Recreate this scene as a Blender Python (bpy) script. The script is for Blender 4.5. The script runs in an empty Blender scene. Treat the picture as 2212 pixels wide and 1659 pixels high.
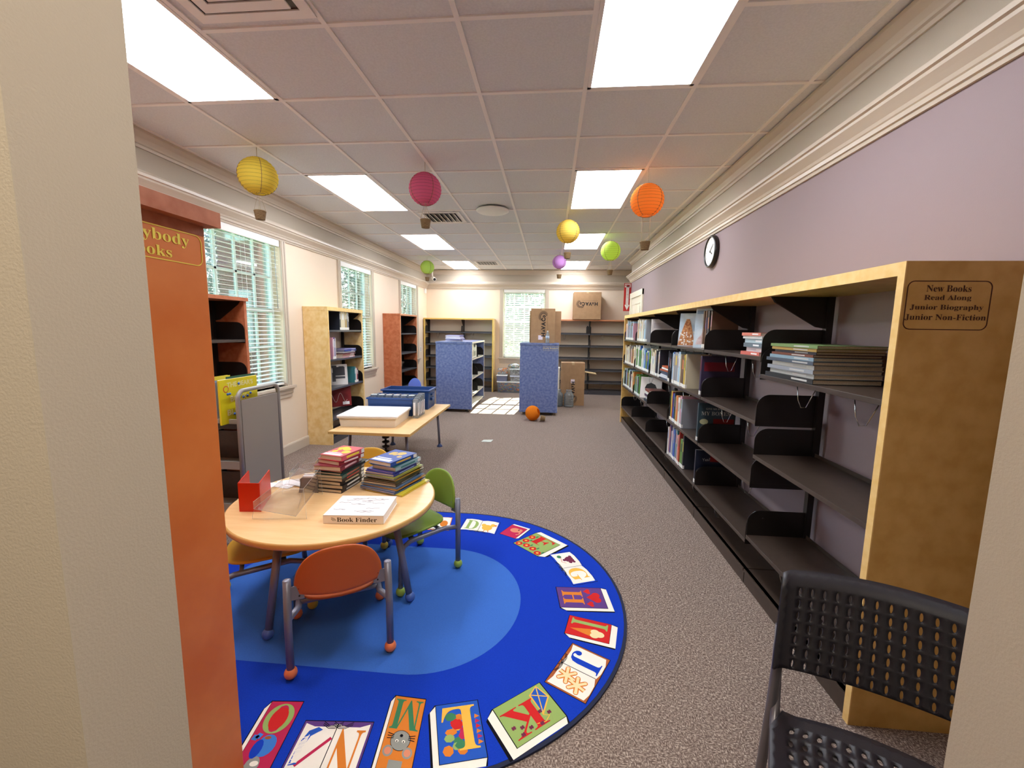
import bpy, bmesh, math, random
from mathutils import Vector, Matrix, noise
random.seed(7)
PI = math.pi
sc = bpy.context.scene
COL = sc.collection

# ---------------------------------------------------------------- camera
FPX, CAMH = 920.66, 1.46
PITCH, YAW, ROLL = 0.127403, 0.0885717, 0.0141933
cf = Vector((-math.sin(YAW)*math.cos(PITCH), math.cos(YAW)*math.cos(PITCH), -math.sin(PITCH)))
cr = cf.cross(Vector((0, 0, 1))).normalized()
cu = cr.cross(cf)
cr, cu = cr*math.cos(ROLL)+cu*math.sin(ROLL), -cr*math.sin(ROLL)+cu*math.cos(ROLL)
cam = bpy.data.objects.new('camera', bpy.data.cameras.new('camera'))
COL.objects.link(cam)
cam.data.sensor_width = 36
cam.data.lens = FPX/2212*36
cam.data.clip_start = 0.05
cam.data.clip_end = 300
cam.matrix_world = Matrix(((cr.x, cu.x, -cf.x, 0), (cr.y, cu.y, -cf.y, 0), (cr.z, cu.z, -cf.z, CAMH), (0, 0, 0, 1)))
sc.camera = cam
def fl(px, py, z=0.0):
    """measured photo point -> place on the horizontal plane z"""
    v = cf + cr*((px-1106)/FPX) - cu*((py-829.5)/FPX)
    t = (z-CAMH)/v.z
    return Vector((v.x*t, v.y*t, z))

# ---------------------------------------------------------------- world, sun, exposure
sc.view_settings.view_transform = 'Standard'
sc.view_settings.look = 'None'
sc.view_settings.gamma = 1
sc.view_settings.use_curve_mapping = False
sc.view_settings.exposure = 1.0
w = bpy.data.worlds.new('world'); sc.world = w; w.use_nodes = True
nt = w.node_tree; nt.nodes.clear()
sky = nt.nodes.new('ShaderNodeTexSky'); sky.sky_type = 'NISHITA'
sky.sun_disc = False; sky.sun_elevation = math.radians(37); sky.sun_rotation = math.radians(5)
bg = nt.nodes.new('ShaderNodeBackground'); bg.inputs[1].default_value = 1.8
out = nt.nodes.new('ShaderNodeOutputWorld')
nt.links.new(sky.outputs[0], bg.inputs[0]); nt.links.new(bg.outputs[0], out.inputs[0])
sun = bpy.data.objects.new('sun', bpy.data.lights.new('sun', 'SUN')); COL.objects.link(sun)
sun.data.energy = 30; sun.data.angle = 0.004; sun.data.color = (1, .97, .9)
sun.rotation_euler = Vector((-0.36, -3.1, -2.37)).to_track_quat('-Z', 'Y').to_euler()
hall = bpy.data.objects.new('hall_ceiling_lamp', bpy.data.lights.new('hall_ceiling_lamp', 'AREA')); COL.objects.link(hall)  # fill light added in the unseen hall to brighten the door jambs
hall.data.energy = 26; hall.data.shape = 'RECTANGLE'; hall.data.size = 1.2; hall.data.size_y = .6
hall.data.color = (1, .9, .74); hall.location = (0, -.30, 2.75)
PANEL_GLOW = 10.0
sc.cycles.use_denoising = True
sc.cycles.max_bounces = 10
sc.cycles.diffuse_bounces = 5
sc.cycles.transparent_max_bounces = 24
sc.cycles.transmission_bounces = 8
sc.cycles.sample_clamp_indirect = 6
sc.cycles.caustics_reflective = False
sc.cycles.caustics_refractive = False

# ---------------------------------------------------------------- materials
def lin(c):
    if isinstance(c, str):
        c = c.lstrip('#'); c = ''.join(k*2 for k in c) if len(c) == 3 else c
        c = [int(c[i:i+2], 16)/255 for i in (0, 2, 4)]
    else:
        c = [v/255 for v in c]
    return tuple((v/12.92 if v <= .04045 else ((v+.055)/1.055)**2.4) for v in c)+(1,)
_M = {}
def M(name, col=None, rough=.55, metal=0, spec=.4, col2=None, scale=8, detail=4, bump=0, bscale=200, stretch=None, contrast=(.35, .65), coat=0):
    if name in _M: return _M[name]
    m = bpy.data.materials.new(name); m.use_nodes = True
    n = m.node_tree; b = n.nodes['Principled BSDF']
    b.inputs['Base Color'].default_value = lin(col)
    b.inputs['Roughness'].default_value = rough
    b.inputs['Metallic'].default_value = metal
    b.inputs['Specular IOR Level'].default_value = spec
    if coat: b.inputs['Coat Weight'].default_value = coat
    if col2 or bump:
        tc = n.nodes.new('ShaderNodeTexCoord'); mp = n.nodes.new('ShaderNodeMapping')
        n.links.new(tc.outputs['Object'], mp.inputs[0])
        if stretch: mp.inputs['Scale'].default_value = stretch
    if col2:
        nz = n.nodes.new('ShaderNodeTexNoise'); nz.inputs['Scale'].default_value = scale; nz.inputs['Detail'].default_value = detail
        cr_ = n.nodes.new('ShaderNodeValToRGB')
        cr_.color_ramp.elements[0].position, cr_.color_ramp.elements[1].position = contrast
        cr_.color_ramp.elements[0].color = lin(col); cr_.color_ramp.elements[1].color = lin(col2)
        n.links.new(mp.outputs[0], nz.inputs['Vector']); n.links.new(nz.outputs['Fac'], cr_.inputs[0]); n.links.new(cr_.outputs[0], b.inputs['Base Color'])
    if bump:
        nb = n.nodes.new('ShaderNodeTexNoise'); nb.inputs['Scale'].default_value = bscale; nb.inputs['Detail'].default_value = 3
        bp = n.nodes.new('ShaderNodeBump'); bp.inputs['Strength'].default_value = bump; bp.inputs['Distance'].default_value = .002
        n.links.new(mp.outputs[0], nb.inputs['Vector']); n.links.new(nb.outputs['Fac'], bp.inputs['Height']); n.links.new(bp.outputs[0], b.inputs['Normal'])
    _M[name] = m
    return m
def clear_mat(name, tint='#ffffff', refl=.12, haze=0, hazecol='#ffffff', rough=.05, fr=.9):
    """thin clear sheet: lets light straight through, with a weak reflection"""
    if name in _M: return _M[name]
    m = bpy.data.materials.new(name); m.use_nodes = True; n = m.node_tree; n.nodes.clear()
    o = n.nodes.new('ShaderNodeOutputMaterial'); t = n.nodes.new('ShaderNodeBsdfTransparent'); g = n.nodes.new('ShaderNodeBsdfGlossy')
    t.inputs[0].default_value = lin(tint); g.inputs['Roughness'].default_value = rough
    lw = n.nodes.new('ShaderNodeFresnel'); lw.inputs[0].default_value = 1.45
    mth = n.nodes.new('ShaderNodeMath'); mth.operation = 'MULTIPLY_ADD'; mth.inputs[1].default_value = fr; mth.inputs[2].default_value = refl*.2*fr
    mx = n.nodes.new('ShaderNodeMixShader')
    n.links.new(lw.outputs[0], mth.inputs[0]); n.links.new(mth.outputs[0], mx.inputs[0]); n.links.new(t.outputs[0], mx.inputs[1]); n.links.new(g.outputs[0], mx.inputs[2])
    last = mx
    if haze:
        d = n.nodes.new('ShaderNodeBsdfDiffuse'); d.inputs[0].default_value = lin(hazecol)
        m2 = n.nodes.new('ShaderNodeMixShader'); m2.inputs[0].default_value = haze
        n.links.new(mx.outputs[0], m2.inputs[1]); n.links.new(d.outputs[0], m2.inputs[2]); last = m2
    n.links.new(last.outputs[0], o.inputs[0]); _M[name] = m
    return m
def paper_mat(name, col, trans=.5):
    if name in _M: return _M[name]
    m = bpy.data.materials.new(name); m.use_nodes = True; n = m.node_tree; n.nodes.clear()
    o = n.nodes.new('ShaderNodeOutputMaterial'); d = n.nodes.new('ShaderNodeBsdfDiffuse'); t = n.nodes.new('ShaderNodeBsdfTranslucent')
    d.inputs[0].default_value = lin(col); t.inputs[0].default_value = lin(col)
    mx = n.nodes.new('ShaderNodeMixShader'); mx.inputs[0].default_value = trans
    n.links.new(d.outputs[0], mx.inputs[1]); n.links.new(t.outputs[0], mx.inputs[2]); n.links.new(mx.outputs[0], o.inputs[0]); _M[name] = m
    return m
def emit(name, col, s):
    m = bpy.data.materials.new(name); m.use_nodes = True; n = m.node_tree; n.nodes.clear()
    o = n.nodes.new('ShaderNodeOutputMaterial'); e = n.nodes.new('ShaderNodeEmission'); e.inputs[0].default_value = lin(col); e.inputs[1].default_value = s
    n.links.new(e.outputs[0], o.inputs[0]); _M[name] = m
    return m
def carpet_mat():
    m = bpy.data.materials.new('woven_taupe_carpet'); m.use_nodes = True; n = m.node_tree; b = n.nodes['Principled BSDF']
    b.inputs['Roughness'].default_value = .95; b.inputs['Specular IOR Level'].default_value = .1
    tc = n.nodes.new('ShaderNodeTexCoord')
    def fleck(scl):
        mp = n.nodes.new('ShaderNodeMapping'); mp.inputs['Scale'].default_value = scl
        nz = n.nodes.new('ShaderNodeTexNoise'); nz.inputs['Scale'].default_value = 1; nz.inputs['Detail'].default_value = 2
        n.links.new(tc.outputs['Object'], mp.inputs[0]); n.links.new(mp.outputs[0], nz.inputs['Vector'])
        return nz.outputs['Fac']
    a, c = fleck((240, 95, 1)), fleck((95, 240, 1))
    pick = fleck((30, 30, 1))
    st = n.nodes.new('ShaderNodeMath'); st.operation = 'GREATER_THAN'; st.inputs[1].default_value = .5; n.links.new(pick, st.inputs[0])
    mx = n.nodes.new('ShaderNodeMix'); mx.data_type = 'FLOAT'
    n.links.new(st.outputs[0], mx.inputs[0]); n.links.new(a, mx.inputs[2]); n.links.new(c, mx.inputs[3])
    rp = n.nodes.new('ShaderNodeValToRGB'); e = rp.color_ramp.elements
    e[0].position = .33; e[0].color = lin('#564840'); e[1].position = .72; e[1].color = lin('#c2b2a3')
    k = e.new(.5); k.color = lin('#7b6b62')
    n.links.new(mx.outputs[0], rp.inputs[0]); n.links.new(rp.outputs[0], b.inputs['Base Color'])
    bp = n.nodes.new('ShaderNodeBump'); bp.inputs['Strength'].default_value = .5; bp.inputs['Distance'].default_value = .004
    n.links.new(mx.outputs[0], bp.inputs['Height']); n.links.new(bp.outputs[0], b.inputs['Normal'])
    return m
def brick_mat():
    m = bpy.data.materials.new('red_brick'); m.use_nodes = True; n = m.node_tree; b = n.nodes['Principled BSDF']
    tc = n.nodes.new('ShaderNodeTexCoord'); sx = n.nodes.new('ShaderNodeSeparateXYZ'); cb = n.nodes.new('ShaderNodeCombineXYZ'); br = n.nodes.new('ShaderNodeTexBrick')
    ad = n.nodes.new('ShaderNodeMath')
    n.links.new(tc.outputs['Object'], sx.inputs[0]); n.links.new(sx.outputs[0], ad.inputs[0]); n.links.new(sx.outputs[1], ad.inputs[1])
    n.links.new(ad.outputs[0], cb.inputs[0]); n.links.new(sx.outputs[2], cb.inputs[1]); n.links.new(cb.outputs[0], br.inputs['Vector'])
    br.inputs['Scale'].default_value = 5; br.inputs['Color1'].default_value = lin('#8d4a3a'); br.inputs['Color2'].default_value = lin('#a05c48'); br.inputs['Mortar'].default_value = lin('#b8aa9c')
    n.links.new(br.outputs['Color'], b.inputs['Base Color']); b.inputs['Roughness'].default_value = .9
    return m
CREAM = M('cream_wall_paint', '#e6d3bb', .75, bump=.15, bscale=350)
MAUVE = M('mauve_wall_paint', '#978588', .7, bump=.15, bscale=350)
GREIGE = M('greige_wall_paint', '#b5a998', .75, bump=.2, bscale=350)
TRIM = M('greige_trim_paint', '#c6b8a6', .35)
TILE = M('ceiling_tile', '#dee0e2', .95, col2='#d6d8da', scale=90, bump=.5, bscale=260)
GRIDW = M('ceiling_grid_white', '#f0ece8', .5)
CARPET = carpet_mat()
MAPLE = M('maple_laminate', '#c79a4f', .42, col2='#d6ab62', scale=14, detail=6)
MAPLE_E = M('maple_edge', '#e6bd72', .4, col2='#edc985', scale=25)
YELW = M('yellow_wash_laminate', '#e6c07a', .42, col2='#f2d69c', scale=16, detail=8)
ORNG = M('orange_wash_laminate', '#cc6a26', .42, col2='#d97b38', scale=5, detail=8)
ORNG2 = M('rust_wash_laminate', '#b0603a', .42, col2='#c47650', scale=20, detail=8)
BLUEL = M('blue_wash_laminate', '#566596', .45, col2='#7885ac', scale=26, detail=8)
BLK = M('black_steel', '#1b1614', .33, spec=.5)
BLKS = M('dark_brown_shelf_steel', '#43372f', .3, spec=.6, col2='#3c312a', scale=40)
GRAYSH = M('gray_shelf_steel', '#47474c', .35)
STEEL = M('bright_steel', '#c8c8c8', .25, metal=1)
LEGM = M('gray_metallic_tube', '#7e7f8c', .35, metal=.35)
GRAYP = M('gray_powder_coat', '#948b82', .5)
BEIGM = M('table_maple_top', '#e8bb80', .3, col2='#efc790', scale=5, detail=6, stretch=(1, 6, 1), spec=.5)
TEDGE = M('table_edge_band', '#d3a660', .4)
WHITE = M('white_plastic', '#e8e6e0', .4)
OFFW = M('off_white_paint', '#eae3cf', .45)
PAGES = M('book_pages', '#d9d0bd', .85, col2='#c9bfa9', scale=200, stretch=(1, 1, 30))
PAPER = M('white_paper', '#efecec', .7)
CARD = M('cardboard', '#a5825f', .8, col2='#9c7a58', scale=12)
CARDL = M('cardboard_light', '#d8bd8e', .8)
INK = M('dark_ink', '#231c1a', .6)
GLASS = clear_mat('window_glass', '#f4faf8', .1)
ACRYL = clear_mat('clear_acrylic', '#fefefe', .1, haze=.015, fr=.4)
ACRE = clear_mat('acrylic_edge', '#ffffff', .8, haze=.38, fr=.4)
CLEARP = clear_mat('clear_plastic', '#e6eaec', .4, haze=.22, hazecol='#c8d0d4', rough=.2)
BLIND = M('white_blind_slat', '#eceae4', .4)

# ---------------------------------------------------------------- mesh helpers
class MB:
    def __init__(s): s.v = []; s.f = []; s.mi = []; s.sm = []
    def add(s, vs, fs, m=0, X=None, smooth=False):
        o = len(s.v)
        s.v += [tuple(X @ Vector(v)) if X is not None else tuple(v) for v in vs]
        for f in fs: s.f.append(tuple(i+o for i in f)); s.mi.append(m); s.sm.append(smooth)
        return s
    def box(s, a, b, m=0, X=None):
        x0, y0, z0 = a; x1, y1, z1 = b
        if x0 > x1: x0, x1 = x1, x0
        if y0 > y1: y0, y1 = y1, y0
        if z0 > z1: z0, z1 = z1, z0
        v = [(x0, y0, z0), (x1, y0, z0), (x1, y1, z0), (x0, y1, z0), (x0, y0, z1), (x1, y0, z1), (x1, y1, z1), (x0, y1, z1)]
        return s.add(v, [(0, 3, 2, 1), (4, 5, 6, 7), (0, 1, 5, 4), (1, 2, 6, 5), (2, 3, 7, 6), (3, 0, 4, 7)], m, X)
    def prism(s, poly, h0, h1, m=0, X=None, axis='z', mside=None):
        n = len(poly)
        area = sum(poly[i][0]*poly[(i+1) % n][1]-poly[(i+1) % n][0]*poly[i][1] for i in range(n))
        if area < 0: poly = poly[::-1]
        def P(p, h): return (p[0], p[1], h) if axis == 'z' else ((p[0], h, p[1]) if axis == 'y' else (h, p[0], p[1]))
        v = [P(p, h0) for p in poly]+[P(p, h1) for p in poly]
        caps = [tuple(range(n))[::-1], tuple(range(n, 2*n))]
        side = [(i, (i+1) % n, (i+1) % n+n, i+n) for i in range(n)]
        if axis == 'y': caps = [c[::-1] for c in caps]; side = [c[::-1] for c in side]
        s.add(v, caps, m, X); o = len(s.v)-2*n
        for f in side: s.f.append(tuple(i+o for i in f)); s.mi.append(m if mside is None else mside); s.sm.append(False)
        return s
    def tube(s, pts, r, n=10, m=0, X=None, cap=True, closed=False):
        pts = [Vector(p) for p in pts]; N = len(pts); v = []; f = []
        rs = r if isinstance(r, (list, tuple)) else [r]*N
        up = None
        for i, p in enumerate(pts):
            if closed: t = pts[(i+1) % N]-pts[i-1]
            else: t = (pts[min(i+1, N-1)]-pts[max(i-1, 0)])
            t.normalize()
            if up is None:
                up = t.orthogonal().normalized()
            else:
                up = (up-t*up.dot(t))
                up = up.normalized() if up.length > 1e-6 else t.orthogonal().normalized()
            w_ = t.cross(up)
            for k in range(n):
                a = 2*PI*k/n; v.append(p+(up*math.cos(a)+w_*math.sin(a))*rs[i])
        R_ = N if closed else N-1
        for i in range(R_):
            j = (i+1) % N
            for k in range(n): f.append((i*n+k, i*n+(k+1) % n, j*n+(k+1) % n, j*n+k))
        s.add(v, f, m, X, True)
        if cap and not closed:
            o = len(s.v)-len(v)
            s.f.append(tuple(o+k for k in range(n))[::-1]); s.mi.append(m); s.sm.append(False)
            s.f.append(tuple(o+(N-1)*n+k for k in range(n))); s.mi.append(m); s.sm.append(False)
        return s
    def lathe(s, prof, n=24, m=0, X=None, smooth=True, capb=True, capt=True):
        v = []; f = []
        for (r, z) in prof:
            for k in range(n): a = 2*PI*k/n; v.append((r*math.cos(a), r*math.sin(a), z))
        for i in range(len(prof)-1):
            for k in range(n): f.append((i*n+k, i*n+(k+1) % n, (i+1)*n+(k+1) % n, (i+1)*n+k))
        s.add(v, f, m, X, smooth); o = len(s.v)-len(v)
        if capb and prof[0][0] > 1e-5: s.f.append(tuple(o+k for k in range(n))[::-1]); s.mi.append(m); s.sm.append(False)
        if capt and prof[-1][0] > 1e-5: s.f.append(tuple(o+(len(prof)-1)*n+k for k in range(n))); s.mi.append(m); s.sm.append(False)
        return s
    def ball(s, c, r, m=0, n=16, sq=1, X=None):
        pr = [(max(r*math.sin(PI*i/10), 1e-4), -r*sq*math.cos(PI*i/10)) for i in range(11)]
        T = Matrix.Translation(c)
        return s.lathe(pr, n, m, (X @ T) if X is not None else T, True, False, False)
    def sheet(s, fn, nu, nv, m=0, X=None, smooth=True):
        v = [fn(i/nu, j/nv) for j in range(nv+1) for i in range(nu+1)]
        f = [(j*(nu+1)+i, j*(nu+1)+i+1, (j+1)*(nu+1)+i+1, (j+1)*(nu+1)+i) for j in range(nv) for i in range(nu)]
        return s.add(v, f, m, X, smooth)
    def build(s, name, mats, parent=None, bevel=0, solid=0, subsurf=0, offset=-1):
        me = bpy.data.meshes.new(name); me.from_pydata(s.v, [], s.f)
        if not isinstance(mats, (list, tuple)): mats = [mats]
        for m in mats: me.materials.append(m)
        me.polygons.foreach_set('material_index', s.mi); me.polygons.foreach_set('use_smooth', s.sm); me.update()
        o = bpy.data.objects.new(name, me); COL.objects.link(o)
        if parent: o.parent = parent
        if solid: q = o.modifiers.new('s', 'SOLIDIFY'); q.thickness = solid; q.offset = offset
        if bevel: q = o.modifiers.new('b', 'BEVEL'); q.width = bevel; q.segments = 2; q.limit_method = 'ANGLE'; q.angle_limit = .7
        if subsurf: q = o.modifiers.new('ss', 'SUBSURF'); q.levels = q.render_levels = subsurf
        return o
def tag(o, label, cat, group=None):
    o['label'] = label; o['category'] = cat
    if group: o['group'] = group
    return o
def thing(name, label, cat, loc=(0, 0, 0), rz=0, group=None):
    o = bpy.data.objects.new(name, None); COL.objects.link(o); o.empty_display_size = .1
    o.location = loc; o.rotation_euler = (0, 0, rz)
    return tag(o, label, cat, group)
def struct(o):
    o['kind'] = 'structure'; return o
def dup(root, loc=None, rz=None, label=None, group=None):
    r = root.copy(); COL.objects.link(r)
    if loc is not None: r.location = loc
    if rz is not None: r.rotation_euler = (0, 0, rz)
    if label: r['label'] = label
    if group: r['group'] = group
    for ch in list(root.children):
        c = ch.copy(); COL.objects.link(c); c.parent = r
        for g in list(ch.children):
            d = g.copy(); COL.objects.link(d); d.parent = c
    return r
T = Matrix.Translation
def RX(a): return Matrix.Rotation(a, 4, 'X')
def RY(a): return Matrix.Rotation(a, 4, 'Y')
def RZ(a): return Matrix.Rotation(a, 4, 'Z')
def serif(t):
    return ''.join(chr(0x1D400+ord(c)-65) if 'A' <= c <= 'Z' else chr(0x1D41A+ord(c)-97) if 'a' <= c <= 'z' else c for c in t)
_TX = {}
def glyphs(body, size=1.0, depth=0.0, bold=0.0):
    """lettering as mesh data (verts, faces, width, height), centred on the origin in XY"""
    k = (body, depth, bold)
    if k not in _TX:
        c = bpy.data.curves.new('t', 'FONT'); c.body = body; c.extrude = depth; c.offset = bold; c.resolution_u = 3
        o = bpy.data.objects.new('t', c); COL.objects.link(o)
        bpy.context.view_layer.update()
        me = bpy.data.meshes.new_from_object(o.evaluated_get(bpy.context.evaluated_depsgraph_get()))
        v = [p.co.copy() for p in me.vertices]; f = [tuple(p.vertices) for p in me.polygons]
        bpy.data.objects.remove(o); bpy.data.curves.remove(c); bpy.data.meshes.remove(me)
        if v:
            x0, x1 = min(p.x for p in v), max(p.x for p in v); y0, y1 = min(p.y for p in v), max(p.y for p in v)
        else: x0 = x1 = y0 = y1 = 0
        _TX[k] = ([Vector((p.x-(x0+x1)/2, p.y-(y0+y1)/2, p.z)) for p in v], f, x1-x0, y1-y0)
    v, f, W, Hh = _TX[k]
    return [p*size for p in v], f, W*size, Hh*size
def text(mb, body, X, w=None, h=None, m=0, depth=0.0, bold=0.0, ser=False):
    """put lettering of width w (or height h) into mesh builder mb with transform X"""
    b = serif(body) if ser else body
    v, f, W, Hh = glyphs(b, 1, depth, bold)
    sx = sy = 1
    if w and h: sx, sy = w/W, h/Hh
    elif w: sx = sy = w/W
    else: sx = sy = h/Hh
    mb.add([(p.x*sx, p.y*sy, p.z) for p in v], f, m, X)

# ---------------------------------------------------------------- room
CZ, WL, WR, WB = 2.825, -2.98, 1.53, 10.14
WEND = 8.62            # the mauve wall stops here and turns away
DY0, DY1, DXL, DXR = 0.34, 0.455, -0.457, 0.444      # doorway we look through
struct(MB().box((-3.3, -2.6, -.06), (4.0, WB+.25, 0)).build('floor', CARPET))
GX0, GY0, G = -1.670, 2.662, .6096
cb = MB().box((-3.3, -2.6, CZ+.006), (4.0, WB+.25, CZ+.08))
struct(cb.build('ceiling', TILE))
g = MB()
for i in range(-2, 10):
    x = GX0+i*G
    if WL < x < 3.9: g.box((x-.012, DY1, CZ-.002), (x+.012, WB, CZ+.006))
for j in range(-4, 13):
    y = GY0+j*G
    if DY1 < y < WB: g.box((WL, y-.012, CZ-.0015), (3.9, y+.012, CZ+.006))
struct(g.build('trim_1', GRIDW))
LWIN = [(3.51, 4.56), (5.91, 6.95), (8.33, 9.35)]
WZ0, WZ1 = .79, 2.40
mb = MB()
ys = [DY1]
for a, b in LWIN: ys += [a, b]
ys.append(WB)
for k in range(0, len(ys), 2): mb.box((WL-.2, ys[k], 0), (WL, ys[k+1], CZ))
for a, b in LWIN: mb.box((WL-.2, a, 0), (WL, b, WZ0)); mb.box((WL-.2, a, WZ1), (WL, b, CZ))
struct(mb.build('wall_left', CREAM))
BWIN = (-1.13, -.15)
mb = MB()
mb.box((WL-.2, WB, 0), (BWIN[0], WB+.2, CZ)); mb.box((BWIN[1], WB, 0), (4.0, WB+.2, CZ))
mb.box((BWIN[0], WB, 0), (BWIN[1], WB+.2, WZ0)); mb.box((BWIN[0], WB, WZ1), (BWIN[1], WB+.2, CZ))
struct(mb.build('wall_back', CREAM))
mb = MB(); mb.box((WR, DY1, 0), (WR+.15, WEND, CZ)); struct(mb.build('wall_right', MAUVE))
struct(MB().box((3.85, WEND-.2, 0), (4.0, WB, CZ)).box((WR+.15, WEND-.2, 0), (3.85, WEND-.05, CZ)).build('wall_alcove', CREAM))
mb = MB()
mb.box((WL-.2, DY0, 0), (DXL, DY1, CZ)); mb.box((DXR, DY0, 0), (4.0, DY1, CZ)); mb.box((DXL, DY0, 2.25), (DXR, DY1, CZ))
struct(mb.build('wall_front', GREIGE))
# the hall behind the camera
struct(MB().box((-1.75, -2.6, 0), (-1.6, DY0, CZ)).build('wall_hall_left', GREIGE))
struct(MB().box((1.6, -2.6, 0), (1.75, DY0, CZ)).build('wall_hall_right', GREIGE))
struct(MB().box((-1.75, -2.75, 0), (1.75, -2.6, CZ)).build('wall_hall_back', GREIGE))
def moulding(name, profile, run, mat_=TRIM):
    """profile = [(out from wall, z)], run = list of (x, y) along the wall face; out = to the left of travel"""
    P2 = [Vector(p) for p in run]; N = len(P2); offs = []
    for i in range(N):
        ds = []
        if i > 0: ds.append((P2[i]-P2[i-1]).normalized())
        if i < N-1: ds.append((P2[i+1]-P2[i]).normalized())
        ns = [Vector((-d.y, d.x)) for d in ds]
        if len(ns) == 2:
            b = (ns[0]+ns[1]); b = b/b.dot(ns[0]) if b.dot(ns[0]) > .1 else ns[0]
        else: b = ns[0]
        offs.append(b)
    m_ = MB(); n = len(profile); v = []
    for i in range(N):
        for (o, z) in profile:
            q = P2[i]+offs[i]*o; v.append((q.x, q.y, z))
    f = [(i*n+k, (i+1)*n+k, (i+1)*n+(k+1) % n, i*n+(k+1) % n) for i in range(N-1) for k in range(n)]
    f += [tuple(range(n)), tuple((N-1)*n+k for k in range(n))[::-1]]
    m_.add(v, f); return struct(m_.build(name, mat_))
crown = [(-.002, 2.715), (.014, 2.715), (.018, 2.733), (.030, 2.738), (.034, 2.75), (.05, 2.775), (.075, 2.795), (.082, 2.802), (.082, 2.822), (-.002, 2.822)]
lower = [(-.002, 2.385), (.012, 2.385), (.016, 2.402), (.026, 2.405), (.028, 2.425), (.034, 2.43), (.04, 2.445), (.058, 2.465), (.075, 2.482), (.078, 2.495), (.09, 2.50), (.09, 2.52), (.07, 2.524), (.03, 2.535), (.02, 2.56), (-.002, 2.565)]
moulding('trim_3', crown, [(3.85, WB), (WL, WB), (WL, DY1)][::1])
moulding('trim_4', lower, [(3.85, WB), (WL, WB), (WL, DY1)])
moulding('trim_5', crown, [(WR, DY1), (WR, WEND), (WR+1.0, WEND)])
moulding('trim_6', lower, [(WR, DY1), (WR, WEND), (WR+1.0, WEND)])
base = [(-.002, 0), (.016, 0), (.016, .10), (.010, .115), (-.002, .12)]
moulding('baseboard_left', base, [(WL, WB), (WL, DY1)])
moulding('baseboard_back', base, [(3.85, WB), (WL+.017, WB)])
moulding('baseboard_right', base, [(WR, DY1), (WR, 7.38)])
# frieze band above the lower cornice is painted greige on left, right and back walls
fz = MB()
fz.box((WL, DY1+.001, 2.56), (WL+.003, WB-.003, 2.72)); fz.box((WL+.003, WB-.003, 2.56), (3.84, WB, 2.72)); fz.box((WR-.003, DY1+.001, 2.56), (WR, WEND+.003, 2.72)); fz.box((WR-.003, WEND, 2.56), (WR+1, WEND+.003, 2.72))
struct(fz.build('trim_7', GREIGE))

# ---------------------------------------------------------------- windows
FRAMEW = M('white_sash_paint', '#dfe3df', .4)
def window(idx, X, wid, sashes=True):
    """local: x along the opening 0..wid, y outwards (0 = room face of wall), z up"""
    h0, h1 = WZ0, WZ1
    o = MB()
    o.box((0, .10, h0), (.035, .16, h1)); o.box((wid-.035, .10, h0), (wid, .16, h1)); o.box((0, .10, h0), (wid, .16, h0+.05)); o.box((0, .10, h1-.05), (wid, .16, h1))
    zm = (h0+h1)/2+.03
    o.box((0, .105, zm-.02), (wid, .155, zm+.025))
    for k in (1, 2, 3):
        x = wid*k/4; o.box((x-.013, .12, h0), (x+.013, .14, h1))
    for k in (1, 3):
        for (a, b) in ((h0, zm), (zm, h1)):
            pass
    for (a, b) in ((h0+.05, zm), (zm, h1-.05)):
        z = (a+b)/2; o.box((0, .12, z-.013), (wid, .14, z+.013))
    W = o.build('window_%d' % idx, FRAMEW); W.matrix_world = X; struct(W)
    p = MB().box((.02, .128, h0+.02), (wid-.02, .131, h1-.02)); p.build('pane', GLASS, W)
    # casing and sill
    c = MB()
    for (a, b) in ((-.085, 0), (wid, wid+.085)):
        c.box((a, -.016, h0-.02), (b, 0, 2.385)); 
        c.box((a+.012, -.022, h0-.02), (a+.03, -.016, 2.385)); c.box((b-.03, -.022, h0-.02), (b-.012, -.016, 2.385))
    c.build('casing', TRIM, W)
    s = MB().box((-.11, -.055, h0-.03), (wid+.11, .10, h0)); s.box((-.09, -.04, h0-.05), (wid+.09, 0, h0-.03)); s.box((-.085, -.028, h0-.09), (wid+.085, 0, h0-.05)); s.box((-.08, -.016, h0-.135), (wid+.08, 0, h0-.09))
    s.build('window_sill', TRIM, W, bevel=.003)
    return W
def blind(X, wid, tilt, label, bottom=None):
    t = thing('window_blind', label, 'window blind'); t.matrix_world = X
    a, b = .02, wid-.02
    MB().box((a-.012, -.005, WZ1-.085), (b+.012, .012, WZ1-.002)).box((a, .012, WZ1-.05), (b, .06, WZ1-.004)).build('valance', WHITE, t, bevel=.003)
    s = MB(); z = WZ1-.10; zb = WZ0+.03 if bottom is None else bottom
    while z > zb+.02:
        for q in range(4):
            y0, y1 = -.024+.012*q, -.012+.012*q
            c = .0025*(1-((y0+.006)/.024)**2)
            s.box((a, y0, c), (b, y1, c+.0022), 0, T((0, .036, z)) @ RX(tilt))
        z -= .0425
    s.build('slats', BLIND, t)
    r = MB().box((a, .014, zb-.012), (b, .058, zb+.008)); r.build('bottom_rail', BLIND, t)
    cd = MB()
    for x in (a+.13, (a+b)/2, b-.13):
        for y in (.013, .06): cd.tube([(x, y, zb), (x, y, WZ1-.06)], .0012, 5)
    cd.build('ladder_cord', BLIND, t)
    wv = MB().tube([(b-.06, .004, WZ1-.09), (b-.06, 0, WZ1-.75)], .004, 8); wv.build('tilt_wand', CLEARP, t)
    return t
def leftX(y0): return Matrix(((0, -1, 0, WL), (1, 0, 0, y0), (0, 0, 1, 0), (0, 0, 0, 1)))
names = ['white slatted blind in the near left window beside the shelving cart', 'white slatted blind in the middle left window behind the yellow bookcase', 'white slatted blind in the far left window near the corner']
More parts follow.
